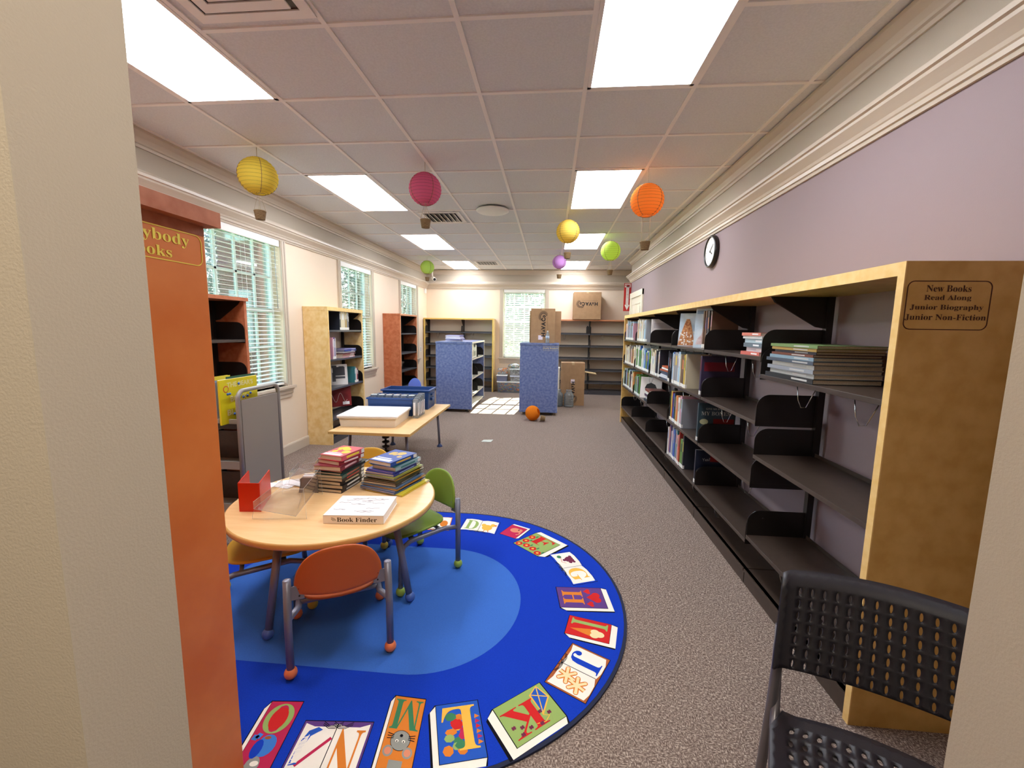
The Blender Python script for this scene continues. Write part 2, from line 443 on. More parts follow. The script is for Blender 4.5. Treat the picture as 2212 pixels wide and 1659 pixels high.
for k, (a, b) in enumerate(LWIN):
    window(k+1, leftX(a), b-a); blind(leftX(a), b-a, math.radians(8), names[k])
BX = T((BWIN[0], WB, 0))
window(4, BX, BWIN[1]-BWIN[0]); blind(BX, BWIN[1]-BWIN[0], math.radians(38.6), 'white slatted blind with tilted slats in the back wall window')

# ---------------------------------------------------------------- door on the mauve wall
d = MB(); y0, y1 = 7.52, 8.42
d.box((WR-.012, y0, .0), (WR+.0, y1, 2.07))
for (a, b, c, e) in ((.1, .42, 1.62, 1.95), (.48, .8, 1.62, 1.95), (.1, .42, .95, 1.5), (.48, .8, .95, 1.5), (.1, .42, .2, .8), (.48, .8, .2, .8)):
    d.box((WR-.02, y0+a, c), (WR-.012, y0+a+.012, e)); d.box((WR-.02, y0+b-.012, c), (WR-.012, y0+b, e)); d.box((WR-.02, y0+a, c), (WR-.012, y0+b, c+.012)); d.box((WR-.02, y0+a, e-.012), (WR-.012, y0+b, e))
D = struct(d.build('door_1', OFFW))
c = MB(); c.box((WR-.03, y0-.1, 0), (WR, y0, 2.17)); c.box((WR-.03, y1, 0), (WR, y1+.1, 2.17)); c.box((WR-.034, y0-.1, 2.07), (WR, y1+.1, 2.17)); c.build('casing', OFFW, D, bevel=.004)
MB().box((WR-.028, y0+.0, 1.78), (WR-.012, y0+.03, 1.89)).build('hinge', BLK, D)
MB().ball((WR-.06, y1-.07, .98), .028).build('door_knob', STEEL, D)

# ---------------------------------------------------------------- ceiling fittings
GLOW = emit('lit_diffuser', '#f3f7ff', PANEL_GLOW)
pos = []
for c, cx in ((-1, 'left'), (3, 'right')):
    for r0, nm in ((-2, 'nearest the doorway'), (2, 'second from the doorway'), (6, 'third from the doorway'), (10, 'farthest, by the back wall')):
        x0, y0 = GX0+c*G, GY0+r0*G
        t = thing('ceiling_light', 'white recessed light panel in the %s ceiling row, %s' % (cx, nm), 'ceiling light', (x0, y0, CZ), 0, 'recessed ceiling light panels')
        L_ = 2*G if y0+2*G < WB else WB-y0-.09
        f = MB(); e = .02; fd = -.004
        f.box((.013, .013, fd), (.013+e, L_-.013, .004)); f.box((G-.013-e, .013, fd), (G-.013, L_-.013, .004)); f.box((.013, .013, fd), (G-.013, .013+e, .004)); f.box((.013, L_-.013-e, fd), (G-.013, L_-.013, .004))
        f.build('frame', GRIDW, t)
        MB().box((.03, .03, -.002), (G-.03, L_-.03, .002)).build('diffuser', GLOW, t)
def vent(loc, label, nslat=7, w_=.5):
    t = thing('ceiling_vent', label, 'vent', loc)
    q = w_/2
    MB().box((-q, -q, -.004), (q, q, .003)).build('face_plate', WHITE, t)
    MB().box((-q+.05, -q+.05, -.006), (q-.05, q-.05, -.004)).build('backing', BLK, t)
    s = MB()
    for k in range(nslat):
        x = -q+.07+(w_-.14)*k/(nslat-1)
        s.box((-.012, -q+.05, -.001), (.012, q-.05, .001), 0, T((x, 0, -.013)) @ RY(.6))
    s.build('louvre', WHITE, t)
vent((GX0+.5*G, GY0+4.5*G, CZ), 'square white louvred vent in the ceiling beside the pink lantern')
vent((GX0+.5*G, GY0+10.5*G, CZ), 'small white louvred vent in the ceiling near the back wall')
t = thing('ceiling_vent', 'square stepped air diffuser at the top of the view between near lights', 'vent', (GX0+.55*G, GY0-1.55*G, CZ))
for k, nm in ((0, 'outer_ring'), (1, 'middle_ring'), (2, 'inner_ring')):
    a = .27-.075*k; b = a-.05; z0 = -.012-.010*k; q = MB()
    q.box((-a, -a, z0), (a, -b, z0+.006)); q.box((-a, b, z0), (a, a, z0+.006)); q.box((-a, -b, z0), (-b, b, z0+.006)); q.box((b, -b, z0), (a, b, z0+.006)); q.build(nm, GRIDW, t)
MB().box((-.26, -.26, -.004), (.26, .26, 0)).build('backing', BLKS, t)
t = thing('wireless_access_point', 'white curved ceiling unit mounted among the tiles right of the vent', 'access point', (-.70, 5.05, CZ))
pr = [(1e-4, -.05), (.05, -.05), (.12, -.046), (.17, -.036), (.19, -.024), (.185, -.014)]
MB().lathe(pr, 32).build('cover', WHITE, t); MB().lathe([(.14, -.015), (.15, -.003)], 24).build('shadow_ring', BLK, t)  # black ring stands in for the dark slot shadow above the cover

# ---------------------------------------------------------------- paper lantern balloons
TWINE = M('jute_twine', '#8d7350', .9, col2='#6f5738', scale=60, stretch=(1, 1, 6), bump=.8, bscale=120)
STRG = M('thin_string', '#b9a98c', .8)
def ribs_globe(mb, R, c, nrib=12, m=0, X=None):
    pr = []
    a0, a1 = .16*PI*1.0, PI-.16*PI
    for i in range(nrib*2+1):
        a = a0*.72+(PI-2*a0*.72)*i/(nrib*2)
        r = R*(1.0 if i % 2 == 0 else .962)
        pr.append((r*math.sin(a), -r*math.cos(a)*.97))
    mb.lathe(pr, 28, m, (X if X is not None else Matrix()) @ T(c), True, False, False)
    for i in range(1, nrib*2, 2):
        rr, zz = pr[i]; mb.tube([(c[0]+(rr+.001)*math.cos(2*PI*k/24), c[1]+(rr+.001)*math.sin(2*PI*k/24), c[2]+zz) for k in range(24)], .0014, 4, 1, X, closed=True)
def basket(mb, c, r=.034, h=.055, X=None):
    base = (X if X is not None else Matrix()) @ T(c)
    pr = [(1e-4, 0)]
    for i in range(6):
        z0 = h*i/6; rr = r*(.78+.22*i/5)
        pr += [(rr*.95, z0+.0005), (rr, z0+h/12), (rr*.95, z0+h/6-.0005)]
    pr += [(r*.86, h), (r*.7, .008), (1e-4, .006)]
    mb.lathe(pr, 20, 0, base, True, False, False)
def lantern(label, col, attach, ztop, R=.14, sway=(0, 0), four=False, drop=.135, bs=1.0):
    x, y = attach
    t = thing('lantern_balloon', label, 'paper lantern', (x, y, 0), 0, 'hot air balloon lanterns')
    cz = ztop-R
    cx, cy = sway
    g = MB(); ribs_globe(g, R, (cx, cy, cz)); g.build('lantern_shade', [paper_mat('lantern_paper_'+col.strip('#'), col, .45), M('rib_'+col.strip('#'), [int(int(col[1+2*q:3+2*q], 16)*.78) for q in range(3)], .8)], t)
    wr = MB()
    for k in range(4):
        a = PI/4+k*PI/2; pts = []
        for i in range(13):
            b = .115*PI+(PI-.23*PI)*i/12
            pts.append((cx+R*.985*math.sin(b)*math.cos(a), cy+R*.985*math.sin(b)*math.sin(a), cz-R*.955*math.cos(b)))
        wr.tube(pts, .0022, 5)
    rr = R*.985*math.sin(.115*PI)
    for s_ in (-1, 1): wr.tube([(cx+rr*math.cos(a), cy+rr*math.sin(a), cz+s_*R*.9) for a in [2*PI*i/16 for i in range(16)]], .0022, 5, closed=True)
    wr.build('wire_frame', M('lantern_wire', '#8a6a4a', .6), t)
    zb = cz-R*.94
    bk = MB(); basket(bk, (cx, cy, zb-drop-.055*bs), .045*bs, .07*bs); bk.build('basket', TWINE, t)
    st = MB()
    for k in range(4):
        a = k*PI/2+.5
        top = (cx+rr*math.cos(a), cy+rr*math.sin(a), zb+.01) if four else (cx+.004*math.cos(a), cy+.004*math.sin(a), zb+.015)
        st.tube([top, (cx+.042*bs*math.cos(a), cy+.042*bs*math.sin(a), zb-drop+.01)], .0013, 5)
    st.tube([(cx-rr, cy, zb+.008), (cx+rr, cy, zb+.008)], .0015, 5)
    st.build('basket_string', STRG, t)
    MB().tube([(0, 0, CZ), (cx*.6, cy*.6, ztop+(CZ-ztop)*.4), (cx, cy, ztop-.01)], .0016, 5).build('hanging_string', STRG, t)
    return t
lantern('yellow paper lantern balloon hanging at left, above the near left window', '#f1d95e', (-2.30, 3.30), 2.755, .143)
lantern('pink paper lantern balloon hanging over the middle of the room', '#e77a9d', (-1.075, 3.653), 2.745, .135, drop=.13)
lantern('orange paper lantern balloon hanging by the mauve wall near the clock', '#ffa850', (.785, 3.871), 2.70, .14, four=True, drop=.22)
lantern('golden yellow lantern balloon hanging right of centre, before a light panel', '#f3d465', (.173, 5.294), 2.762, .14, drop=.125)
lantern('lime green lantern balloon hanging near the far end of mauve wall', '#d4e878', (.834, 6.487), 2.752, .143, drop=.15)
lantern('small purple lantern balloon hanging near the back window', '#d9a2e2', (.12, 7.82), 2.78, .125, drop=.11)
lantern('lime green lantern balloon hanging in the far left corner', '#d0ec7c', (-2.43, 8.34), 2.77, .135, drop=.075)

# ---------------------------------------------------------------- things on the walls
t = thing('wall_clock', 'round white wall clock with black rim high on the mauve wall', 'clock'); t.matrix_world = T((WR, 4.36, 2.225)) @ RZ(-PI/2)
q = RX(PI/2)
MB().lathe([(.145, 0), (.15, .01), (.15, .035), (.143, .042), (.133, .042), (.13, .03)], 40, 0, q, True, True, False).build('rim', BLK, t)
MB().lathe([(.132, .012), (.132, .03)], 40, 0, q, False).build('clock_face', WHITE, t)
k_ = MB()
for i in range(12):
    a = PI/2-i*PI/6-PI/6
    text(k_, str(i+1), T((.108*math.cos(a), -.0305, .108*math.sin(a))) @ q, h=.018)
k_.build('numeral', INK, t)
h_ = MB(); h_.box((-.004, -.034, -.015), (.004, -.032, .062), 0, RY(2.1)); h_.box((-.003, -.036, -.015), (.003, -.034, .095), 0, RY(.9)); h_.build('hand', INK, t)

t = thing('fire_extinguisher_sign', 'red and white FIRE EXTINGUISHER arrow sign at the end of mauve wall', 'sign', (1.395, WEND-.02, 1.845))
RED = M('sign_red', '#b5221e', .4)
MB().box((0, 0, 0), (.135, .012, .535)).build('board', RED, t)
a = MB(); a.prism([(.042, .12), (.02, .12), (.0675, .02), (.115, .12), (.093, .12), (.093, .5), (.042, .5)], -.002, 0, axis='y'); a.box((.012, -.002, .455), (.123, 0, .522)); a.build('arrow', WHITE, t)
l_ = MB(); text(l_, 'FIRE', T((.0675, -.003, .488)) @ q, w=.1, bold=.02)
for i, ch in enumerate('EXTINGUISHER'): text(l_, ch, T((.0675, -.003, .435-i*.029)) @ q, h=.021, bold=.02)
l_.build('lettering', RED, t)

t = thing('security_camera', 'white bullet camera under the ceiling in the far left corner', 'security camera', (-2.72, 9.75, 2.60))
MB().tube([(0, 0, 0), (.09, -.16, -.05)], .04, 16).build('housing', WHITE, t); MB().tube([(.085, -.152, -.048), (.093, -.166, -.052)], .03, 16).build('lens', BLK, t)
MB().tube([(0, 0, 0), (-.02, .05, .1), (-.03, .12, .2), (-.03, .12, .225)], .014, 8).build('arm', WHITE, t)
tag(MB().box((WL, 9.93, 2.27), (WL+.045, 9.99, 2.38)).build('motion_sensor', WHITE, bevel=.01), 'small white motion sensor below the cornice in the far left corner', 'sensor')
t = thing('wall_outlet', 'white power outlet low on left wall by the far bookcase', 'outlet', (WL, 9.62, .98))
MB().box((0, -.036, -.057), (.006, .036, .057)).build('plate', WHITE, t, bevel=.002); MB().box((.006, -.014, .008), (.0075, .014, .036)).box((.006, -.014, -.036), (.0075, .014, -.008)).build('socket', BLKS, t)

# ---------------------------------------------------------------- steel shelving with laminate ends
def bracket_poly(dep, h):
    """side plate outline in (depth, z): rounded upper front corner"""
    p = [(.005, -.03), (dep, -.03), (dep, h), (.075, h)]
    for i in range(1, 7):
        a = PI/2+i*PI/2/7; p.append((.075+.07*math.cos(a), h-.07+.07*math.sin(a)))
    p += [(.005, h-.07)]
    return p
def bookcase(name, label, X, widths, dep, H_, shelves, pan, edge, cap=None, capdepth=None, shelfmat=None, backed=None, kick=.09, capth=.04, pth=.03, brk=BLK, canopy=True, wires=(), gap=.004, capover=.02, brh=.15, group=None, double=False, ends=(True, True), nofront=False):
    """local x along, y from front (0) to back (dep), z up"""
    shelfmat = shelfmat or BLKS; cap = cap or pan
    t = thing(name, label, 'bookcase', group=group); t.matrix_world = X
    Wt = sum(widths)
    for k, (x0, x1) in enumerate(((-pth, 0), (Wt, Wt+pth))):
        if not ends[k]: continue
        e = MB().box((x0, .004, 0), (x1, dep, H_-capth), 0); e.box((x0, 0, 0), (x1, .004, H_-capth), 1)
        e.build('end_panel', [pan, edge], t)
    c = MB().box((-pth-capover, -capover+.004, H_-capth), (Wt+pth+capover, dep, H_), 0); c.box((-pth-capover, -capover, H_-capth), (Wt+pth+capover, -capover+.004, H_), 1); c.build('top', [cap, edge], t)
    if backed: MB().box((0, dep-.012, kick), (Wt, dep-.006, H_-capth)).build('back_panel', backed, t)
    x = 0
    for s_i, w_ in enumerate(widths):
        k = MB().box((x+gap, .015, 0), (x+w_-gap, .035, kick)); k.box((x+gap, .008, kick-.016), (x+w_-gap, dep-.02, kick)); k.build('base_shelf', shelfmat, t)
        for sz in shelves[s_i]:
            b = MB(); b.box((x+gap, .008, sz-.004), (x+w_-gap, dep-.03, sz)); b.box((x+gap, .004, sz-.022), (x+w_-gap, .012, sz)); b.box((x+gap, .012, sz-.022), (x+w_-gap, .025, sz-.019)); b.box((x+gap, dep-.034, sz-.02), (x+w_-gap, dep-.03, sz+.02))
            so = b.build('shelf', shelfmat, t, bevel=.0015)
            for xx in (x+gap, x+w_-gap-.0025):
                q = MB().prism(bracket_poly(dep-.03, brh), xx, xx+.0025, axis='x')
                # prism axis x takes (y,z)
                q.v = [(a, b_, c_+sz) for a, b_, c_ in q.v]
                q.tube([(xx-.002, .09, sz+brh*.68), (xx+.0045, .09, sz+brh*.68)], .006, 10)
                q.build('bracket', brk, so)
            for wx in wires:
                if (s_i, round(sz, 3), wx) and random.random() < .55:
                    xw = x+w_*wx
                    MB().tube([(xw, .06, sz-.022), (xw+.01, .065, sz-.10), (xw+.02, .075, sz-.135), (xw+.035, .09, sz-.13), (xw+.06, .12, sz-.022)], .0022, 6).build('wire_book_support', STEEL, so)
        if canopy:
            for xx in (x+gap, x+w_-gap-.0025):
                q = MB(); q.prism([(.03, H_-capth), (dep-.03, H_-capth), (dep-.03, H_-capth-.17), (dep-.09, H_-capth-.16), (.05, H_-capth-.03)], xx, xx+.003, axis='x'); q.build('top_bracket', brk, t)
        x += w_
    x = 0
    for s_i in range(len(widths)+1):
        xx = min(max(x, .016), Wt-.016)
        u = MB().box((xx-.016, dep-.045, 0), (xx+.016, dep-.012, H_-capth)); u.build('upright', BLK, t)
        if s_i < len(widths): x += widths[s_i]
    return t

# the long bookcase on the mauve wall
RBX, RY0, RSEC = 1.15, 1.555, .886
shz = [[1.235, .78, .30]]+[[1.33, .97, .61, .27]]*5
RB = Matrix(((0, 1, 0, RBX), (1, 0, 0, RY0+.015), (0, 0, 1, 0), (0, 0, 0, 1)))   # local x -> +Y, local y -> +X (mirrors, so build faces carefully)
# use a proper rotation instead: local x -> -Y, local y -> +X
Lr = RSEC*6
RB = Matrix(((0, 1, 0, RBX), (-1, 0, 0, RY0+.015+Lr), (0, 0, 1, 0), (0, 0, 0, 1)))
bookcase('wall_bookcase', 'long black shelving with maple ends and top along the mauve wall', RB, [RSEC]*6, .36, 1.70, shz[::-1], MAPLE, MAPLE_E, wires=(.3, .75), capth=.045, capover=.0)
# lettering panel on the near end
t = thing('section_sign', 'routed New Books, Read Along lettering panel on the maple bookcase end', 'sign', (RBX, RY0-.015, 0))
def rrect(mb, x0, x1, z0, z1, r, th, y0, y1, m=0, X=None):
    outer = []; inner = []
    for cx, cz, a0 in ((x1-r, z1-r, 0), (x0+r, z1-r, PI/2), (x0+r, z0+r, PI), (x1-r, z0+r, 1.5*PI)):
        for i in range(7):
            a = a0+i*PI/12
            outer.append((cx+r*math.cos(a), cz+r*math.sin(a))); inner.append((cx+(r-th)*math.cos(a), cz+(r-th)*math.sin(a)))
    n = len(outer)
    v = [(p[0], y0, p[1]) for p in outer]+[(p[0], y0, p[1]) for p in inner]+[(p[0], y1, p[1]) for p in outer]+[(p[0], y1, p[1]) for p in inner]
    f = []
    for i in range(n):
        j = (i+1) % n
        f += [(i, j, n+j, n+i), (i, 2*n+i, 2*n+j, j), (n+i, n+j, 3*n+j, 3*n+i)]
    mb.add(v, f, m, X)
BURN = M('burnt_brown_lettering', '#4a2410', .7)
f = MB(); rrect(f, .012, .268, 1.478, 1.637, .022, .0028, -.0012, 0); f.build('border', BURN, t)
f = MB()
for i, (s_, w_) in enumerate((('New Books', .135), ('Read Along', .142), ('Junior Biography', .222), ('Junior Non-Fiction', .246))):
    text(f, s_, T((.14+.002*i, -.0012, 1.612-i*.0312)) @ q if False else T((.138, -.0012, 1.612-i*.0312)) @ RX(PI/2), w=w_, h=.021, ser=True)
f.build('lettering', BURN, t)

# left wall bookcases face +X:  local x -> +Y, local y -> -X
def faceE(y0, xf): return Matrix(((0, -1, 0, xf), (1, 0, 0, y0), (0, 0, 1, 0), (0, 0, 0, 1)))
bookcase('bookcase', 'rust orange laminate bookcase behind the grey book cart', faceE(2.63, -2.66), [.90], .315, 1.70, [[1.34, .99, .64, .30]], ORNG2, ORNG2, backed=M('rust_back', '#8a4524', .5), capth=.03, capover=.012)
bookcase('bookcase', 'yellow laminate bookcase against left wall behind the activity table', faceE(4.965, -2.665), [.90], .31, 1.70, [[1.42, 1.06, .70, .32]], YELW, MAPLE_E, shelfmat=GRAYSH, capth=.045, capover=.004)
bookcase('bookcase', 'rust orange laminate bookcase on left wall near the far window', faceE(7.44, -2.66), [.90], .315, 1.71, [[1.36, 1.0, .68, .36]], ORNG2, M('rust_edge', '#cf8a60', .45), shelfmat=GRAYSH, backed=M('dark_back', '#2a211f', .6), capth=.03, capover=.004)
# back wall bookcases face -Y: local x -> +X, local y -> +Y
bookcase('bookcase', 'empty black steel bookcase with yellow trim left of the back window', T((-2.925, 9.80, 0)), [.86, .72], .33, 1.70, [[1.38, 1.10, .82, .55, .27]]*2, YELW, M('yellow_edge', '#e2bd62', .4), shelfmat=GRAYSH, capth=.03, capover=.004, wires=(.3,))
bookcase('bookcase', 'empty black steel bookcase with orange top right of the back window', T((.03, 9.80, 0)), [.86, .86], .33, 1.70, [[1.38, 1.10, .82, .55, .27]]*2, YELW, M('rust_edge', '#cf8a60', .45), cap=ORNG2, shelfmat=GRAYSH, capth=.03, capover=.004, wires=(.3,))
t = thing('bookend', 'black steel bookend left on top shelf of the right back bookcase', 'bookend', (.80, 9.84, 1.3805))
MB().box((0, 0, 0), (.11, .10, .0015)).prism([(0, 0), (.11, 0), (.11, .15), (.085, .19), (.055, .165), (.025, .19), (0, .15)], .05, .0515, axis='y').build('plate', BLK, t)
# double sided orange range right by the doorway, end panel faces the aisle (+X)
t = thing('bookcase', 'tall orange laminate bookcase end panel reading Everybody Books beside the doorway', 'bookcase')
MB().box((-2.9, .775, 0), (-.95, 1.125, 1.70)).build('end_panel', ORNG, t, bevel=.002)
MB().box((-2.92, .76, 1.725), (-.915, 1.145, 1.765)).box((-2.9, .775, 1.70), (-.95, 1.125, 1.725)).build('top', ORNG2, t)
YT = M('yellow_sign_lettering', '#ecd34e', .6)
E = T((-.95, 0, 0)) @ RZ(PI/2)     # local x -> +Y, local -y -> +X
f = MB(); rrect(f, .79, 1.113, 1.617, 1.703-.006, .02, .0022, -.0012, 0, 0, E); f.build('border', YT, t)
f = MB()
text(f, 'Everybody', E @ T((.955, -.0012, 1.672)) @ RX(PI/2), w=.235, h=.034, ser=True)
text(f, 'Books', E @ T((.955, -.0012, 1.638)) @ RX(PI/2), w=.125, h=.025, ser=True)
f.build('lettering', YT, t)

# ---------------------------------------------------------------- blue double sided units on casters
def blue_unit(label, X, wid, dep, H_, shelves, open_plus):
    """local x across (0..wid), y away from viewer (0..dep)"""
    t = thing('mobile_bookcase', label, 'bookcase'); t.matrix_world = X
    z0 = .085
    MB().box((0, 0, z0-.03), (wid, .028, H_-.03)).build('end_panel', BLUEL, t, bevel=.002)
    MB().box((0, dep-.028, z0-.03), (wid, dep, H_-.03)).build('end_panel', BLUEL, t, bevel=.002)
    c = MB().box((-.004, -.006, H_-.03), (wid+.004, dep+.006, H_), 0); c.box((wid+.0042, -.006, H_-.03), (wid+.006, dep+.006, H_), 1); c.build('top', [BLUEL, OFFW], t)
    for y_ in (0, dep-.028): MB().box((wid-.001, y_, z0), (wid+.0015, y_+.028, H_-.03)).build('edge_band', OFFW, t)
    MB().box((wid/2-.01, .028, z0), (wid/2+.01, dep-.028, H_-.03)).build('divider', BLK, t)
    LS = M('lit_shelf_cream', '#d8d4c4', .4)  # all shelves share one even cream colour
    for sz in shelves:
        b = MB().box((.012, .03, sz-.004), (wid-.012, dep-.03, sz)).box((wid-.016, .03, sz-.028), (wid-.012, dep-.03, sz)).box((.012, .03, sz-.028), (.016, dep-.03, sz))
        so = b.build('shelf', LS, t)
        for yy in (.032, dep/2, dep-.035):
            q = MB().prism([(wid/2+.012, sz), (wid-.014, sz), (wid-.014, sz+.09), (wid-.03, sz+.13), (wid-.07, sz+.16), (wid/2+.012, sz+.16)], yy, yy+.003, axis='y'); q.build('bracket', BLK, so)
    MB().box((.01, .028, z0-.01), (wid-.01, dep-.028, z0+.01)).build('base_plate', OFFW, t)
    for cx in (.13, wid-.1):
        for cy in (.07, dep-.1):
            k = MB().tube([(cx-.022, cy, .032), (cx-.006, cy, .032)], .032, 14).tube([(cx+.006, cy, .032), (cx+.022, cy, .032)], .032, 14).box((cx-.005, cy-.02, .03), (cx+.005, cy+.02, z0-.01))
            k.build('caster', BLK, t)
    return t
blue_unit('blue laminate rolling bookcase at left with papers on top', T((-1.985, 7.27, 0)), .64, 1.35, 1.235, [.94, .60, .30], True)
blue_unit('blue laminate rolling bookcase at right reading Early Readers, cardboard box on top', T((-.51, 7.20, 0)), .65, .80, 1.235, [.94, .60, .30], True)
t = thing('section_sign', 'tan Early Readers lettering plate on right blue rolling bookcase', 'sign', (-.51, 7.20, 0))
f = MB(); rrect(f, .385, .648, 1.115, 1.185, .012, .003, -.002, 0); f.build('border', M('sand_lettering', '#cdbf8d', .6), t)
f = MB(); text(f, 'Early Readers', T((.517, -.002, 1.150)) @ RX(PI/2), w=.245, h=.040, ser=True); f.build('lettering', _M['sand_lettering'], t)

# ---------------------------------------------------------------- cardboard boxes with printed mark
def logo(mb, X, L, m=0):
    """word mark with sweeping arcs round its end, L long, local x along the word, facing -y"""
    hh = L*.17
    for i, (ch, big) in enumerate((('H', 1), ('A', .72), ('V', 1), ('A', 1), ('C', 1), ('o', .7))):
        x = [-.40, -.245, -.125, .035, .205, .34][i]*L; w_ = [.15, .11, .16, .17, .15, .10][i]*L
        text(mb, ch, X @ T((x, -.001, -hh*(1-big)/2)) @ RX(PI/2), w=w_, h=hh*big, m=m, bold=.05)
    for r, a0, a1, th in ((.155, -1.3, 2.6, .026), (.198, -1.2, 2.3, .018), (.232, -1.0, 2.0, .012)):
        v = []; n = 18
        for i in range(n+1):
            a = a0+(a1-a0)*i/n
            for rr in (r-th/2, r+th/2): v.append((L*(.31+rr*math.cos(a)), -.001, L*rr*math.sin(a)*.85))
        mb.add(v, [(2*i, 2*i+1, 2*i+3, 2*i+2) for i in range(n)], m, X)
    mb.box((-L*.46, -.001, -hh*.95), (L*.30, -.0008, -hh*.92), m, X)
def cardbox(label, X, size, word=None, lab=None, tape=True):
    t = thing('cardboard_box', label, 'cardboard box'); t.matrix_world = X
    a, b, c = size
    MB().box((0, 0, 0), (a, b, c)).build('carton', CARD, t, bevel=.003)
    s = MB().box((a*.5-.025, -.0012, c*.95), (a*.5+.025, b*.02, c)).box((a*.5-.025, 0, c), (a*.5+.025, b, c+.001)); s.box((0.004, b*.495, c+.0002), (a-.004, b*.505, c+.0008))
    if tape: s.build('tape', M('box_tape', '#b59a74', .3), t)
    if word:
        f = MB(); logo(f, word[0], word[1]); f.build('printed_mark', INK, t)
    if lab:
        l = MB().box((lab[0], -.0018, lab[1]), (lab[0]+.075, 0, lab[1]+.075)); l.build('shipping_label', M('pink_white_label', '#e4d5da', .6), t)
    return t
def rotin(x, z, ang): return T((x, -.001, z)) @ RY(ang)
cardbox('cardboard box with upside down dark print standing on the back bookcase', T((.49, 9.72, 1.705)), (.605, .38, .60), (rotin(.31, .34, PI), .46))
cardbox('cardboard box with sideways dark print standing on right blue bookcase', T((-.345, 7.40, 1.236)) @ RZ(-.02), (.41, .15, .585), (rotin(.215, .31, -PI/2), .42), (.13, .055))
cardbox('plain cardboard box behind the printed one on right blue bookcase', T((-.375, 7.58, 1.236)) @ RZ(.03), (.55, .16, .55), None, None)
cb4 = cardbox('tall cardboard box with one flap out standing on floor by blue bookcase', T((.22, 8.30, 0)), (.455, .30, .835), (rotin(.235, .27, PI/2), .42), (.19, .44))
MB().prism([(.455, .64), (.71, .60), (.68, .625), (.455, .655)], .15, .30, axis='y').build('carton_flap', CARDL, cb4)
# box leans against a pale panel
tag(MB().box((.12, 8.66, .0), (.20, 8.9, .70)).build('foam_board', OFFW), 'pale foam sheet standing on edge behind tall cardboard box', 'panel')

def bottle(label, loc, s=1.0):
    t = thing('water_bottle', label, 'bottle', loc)
    pr = [(.001, 0), (.029, 0), (.032, .008), (.0315, .04), (.030, .05), (.032, .06), (.030, .07), (.032, .08), (.031, .13), (.028, .15), (.014, .185), (.012, .19), (.012, .196)]
    MB().lathe([(a*s, b*s) for a, b in pr], 20).build('bottle_body', CLEARP, t)
    MB().lathe([(.0325*s, .085*s), (.0325*s, .125*s)], 20, 0, None, True, False, False).build('wrapper', M('bottle_wrap', '#3f6fae', .4, col2='#dfe8ef', scale=30), t)
    MB().lathe([(.0135*s, .192*s), (.0135*s, .208*s), (.001, .208*s)], 16).build('cap', WHITE, t)
bottle('clear water bottle standing on the right blue bookcase before cardboard box', (-.055, 7.30, 1.236), 1.0)
def jug(label, loc, dark=False):
    t = thing('plastic_jug', label, 'jug', loc, 0, None)
    pr = [(.001, 0), (.085, 0), (.095, .02)]
    for i in range(4): pr += [(.095, .03+i*.05), (.089, .045+i*.05), (.095, .06+i*.05)]
    pr += [(.09, .24), (.055, .285), (.05, .30), (.056, .305), (.056, .33), (.001, .332)]
    MB().lathe(pr, 24).build('jug_body', CLEARP, t)
    if dark: MB().lathe([(.001, .005), (.07, .005), (.08, .10), (.06, .2), (.02, .26), (.001, .27)], 16).build('dark_contents', BLK, t)
    return t
jug('large clear ribbed plastic jug in front of tall cardboard box', (.375, 8.14, 0))
jug('clear plastic jug with dark contents beside the blue bookcase', (.172, 8.17, 0), True)

# fallen lantern balloon on the floor
t = thing('lantern_balloon', 'orange paper lantern balloon lying on the carpet with its basket', 'paper lantern', (-.262, 6.80, 0))
g = MB(); ribs_globe(g, .122, (0, 0, 0), 17, 0, T((0, 0, .120)) @ RY(1.15) @ RX(.35)); g.build('lantern_shade', [paper_mat('lantern_paper_floor', '#f08a25', .3), M('rib_floor', '#c46a18', .8)], t)
b = MB(); basket(b, (0, 0, 0), .05, .075, T((.205, -.10, .05)) @ RY(-1.35) @ RZ(.4)); b.build('basket', TWINE, t)
MB().tube([(.11, -.03, .07), (.15, -.07, .03), (.18, -.09, .045)], .002, 5).build('basket_string', STRG, t)

# storage bins below the back window
def colour_bits(n, x0, x1, y0, y1, z0, z1, cols, name, parent, s=.03):
    ms = [M('bit_'+c.strip('#'), c, .6) for c in cols]; mb = MB()
    for i in range(n):
        p = Vector((random.uniform(x0, x1), random.uniform(y0, y1), random.uniform(z0, z1)))
        X = T(p) @ RZ(random.random()*3) @ RX(random.random()*3); a = s*random.uniform(.5, 1)
        mb.box((-a, -a*.5, -a*.4), (a, a*.5, a*.4), i % len(ms), X)
    o = mb.build(name, ms, parent); o['kind'] = 'stuff'; return o
def bin_(label, loc, w_, d_, h_, lid, contents, n, body=CLEARP, s=.03):
    t = thing('storage_bin', label, 'storage bin', loc)
    m_ = MB(); k = .94
    def ring(f, z): return [(-w_/2*f, -d_/2*f, z), (w_/2*f, -d_/2*f, z), (w_/2*f, d_/2*f, z), (-w_/2*f, d_/2*f, z)]
    v = ring(k, 0)+ring(1, h_); m_.add(v, [(3, 2, 1, 0), (0, 1, 5, 4), (1, 2, 6, 5), (2, 3, 7, 6), (3, 0, 4, 7)]); m_.build('bin_body', body, t)
    if contents: colour_bits(n, -w_*.42, w_*.42, -d_*.42, d_*.42, .03, h_*.85, contents, 'contents', t, s)
    if lid: MB().box((-w_/2-.012, -d_/2-.012, h_-.012), (w_/2+.012, d_/2+.012, h_+.01)).build('bin_lid', lid, t, bevel=.006)
    return t
bin_('clear bin of coloured foam blocks on floor below back window', (-.93, 9.90, 0), .56, .34, .25, WHITE, ['#e0702a', '#b5332e', '#2d5fae', '#e0a030', '#5a3a6e'], 320)
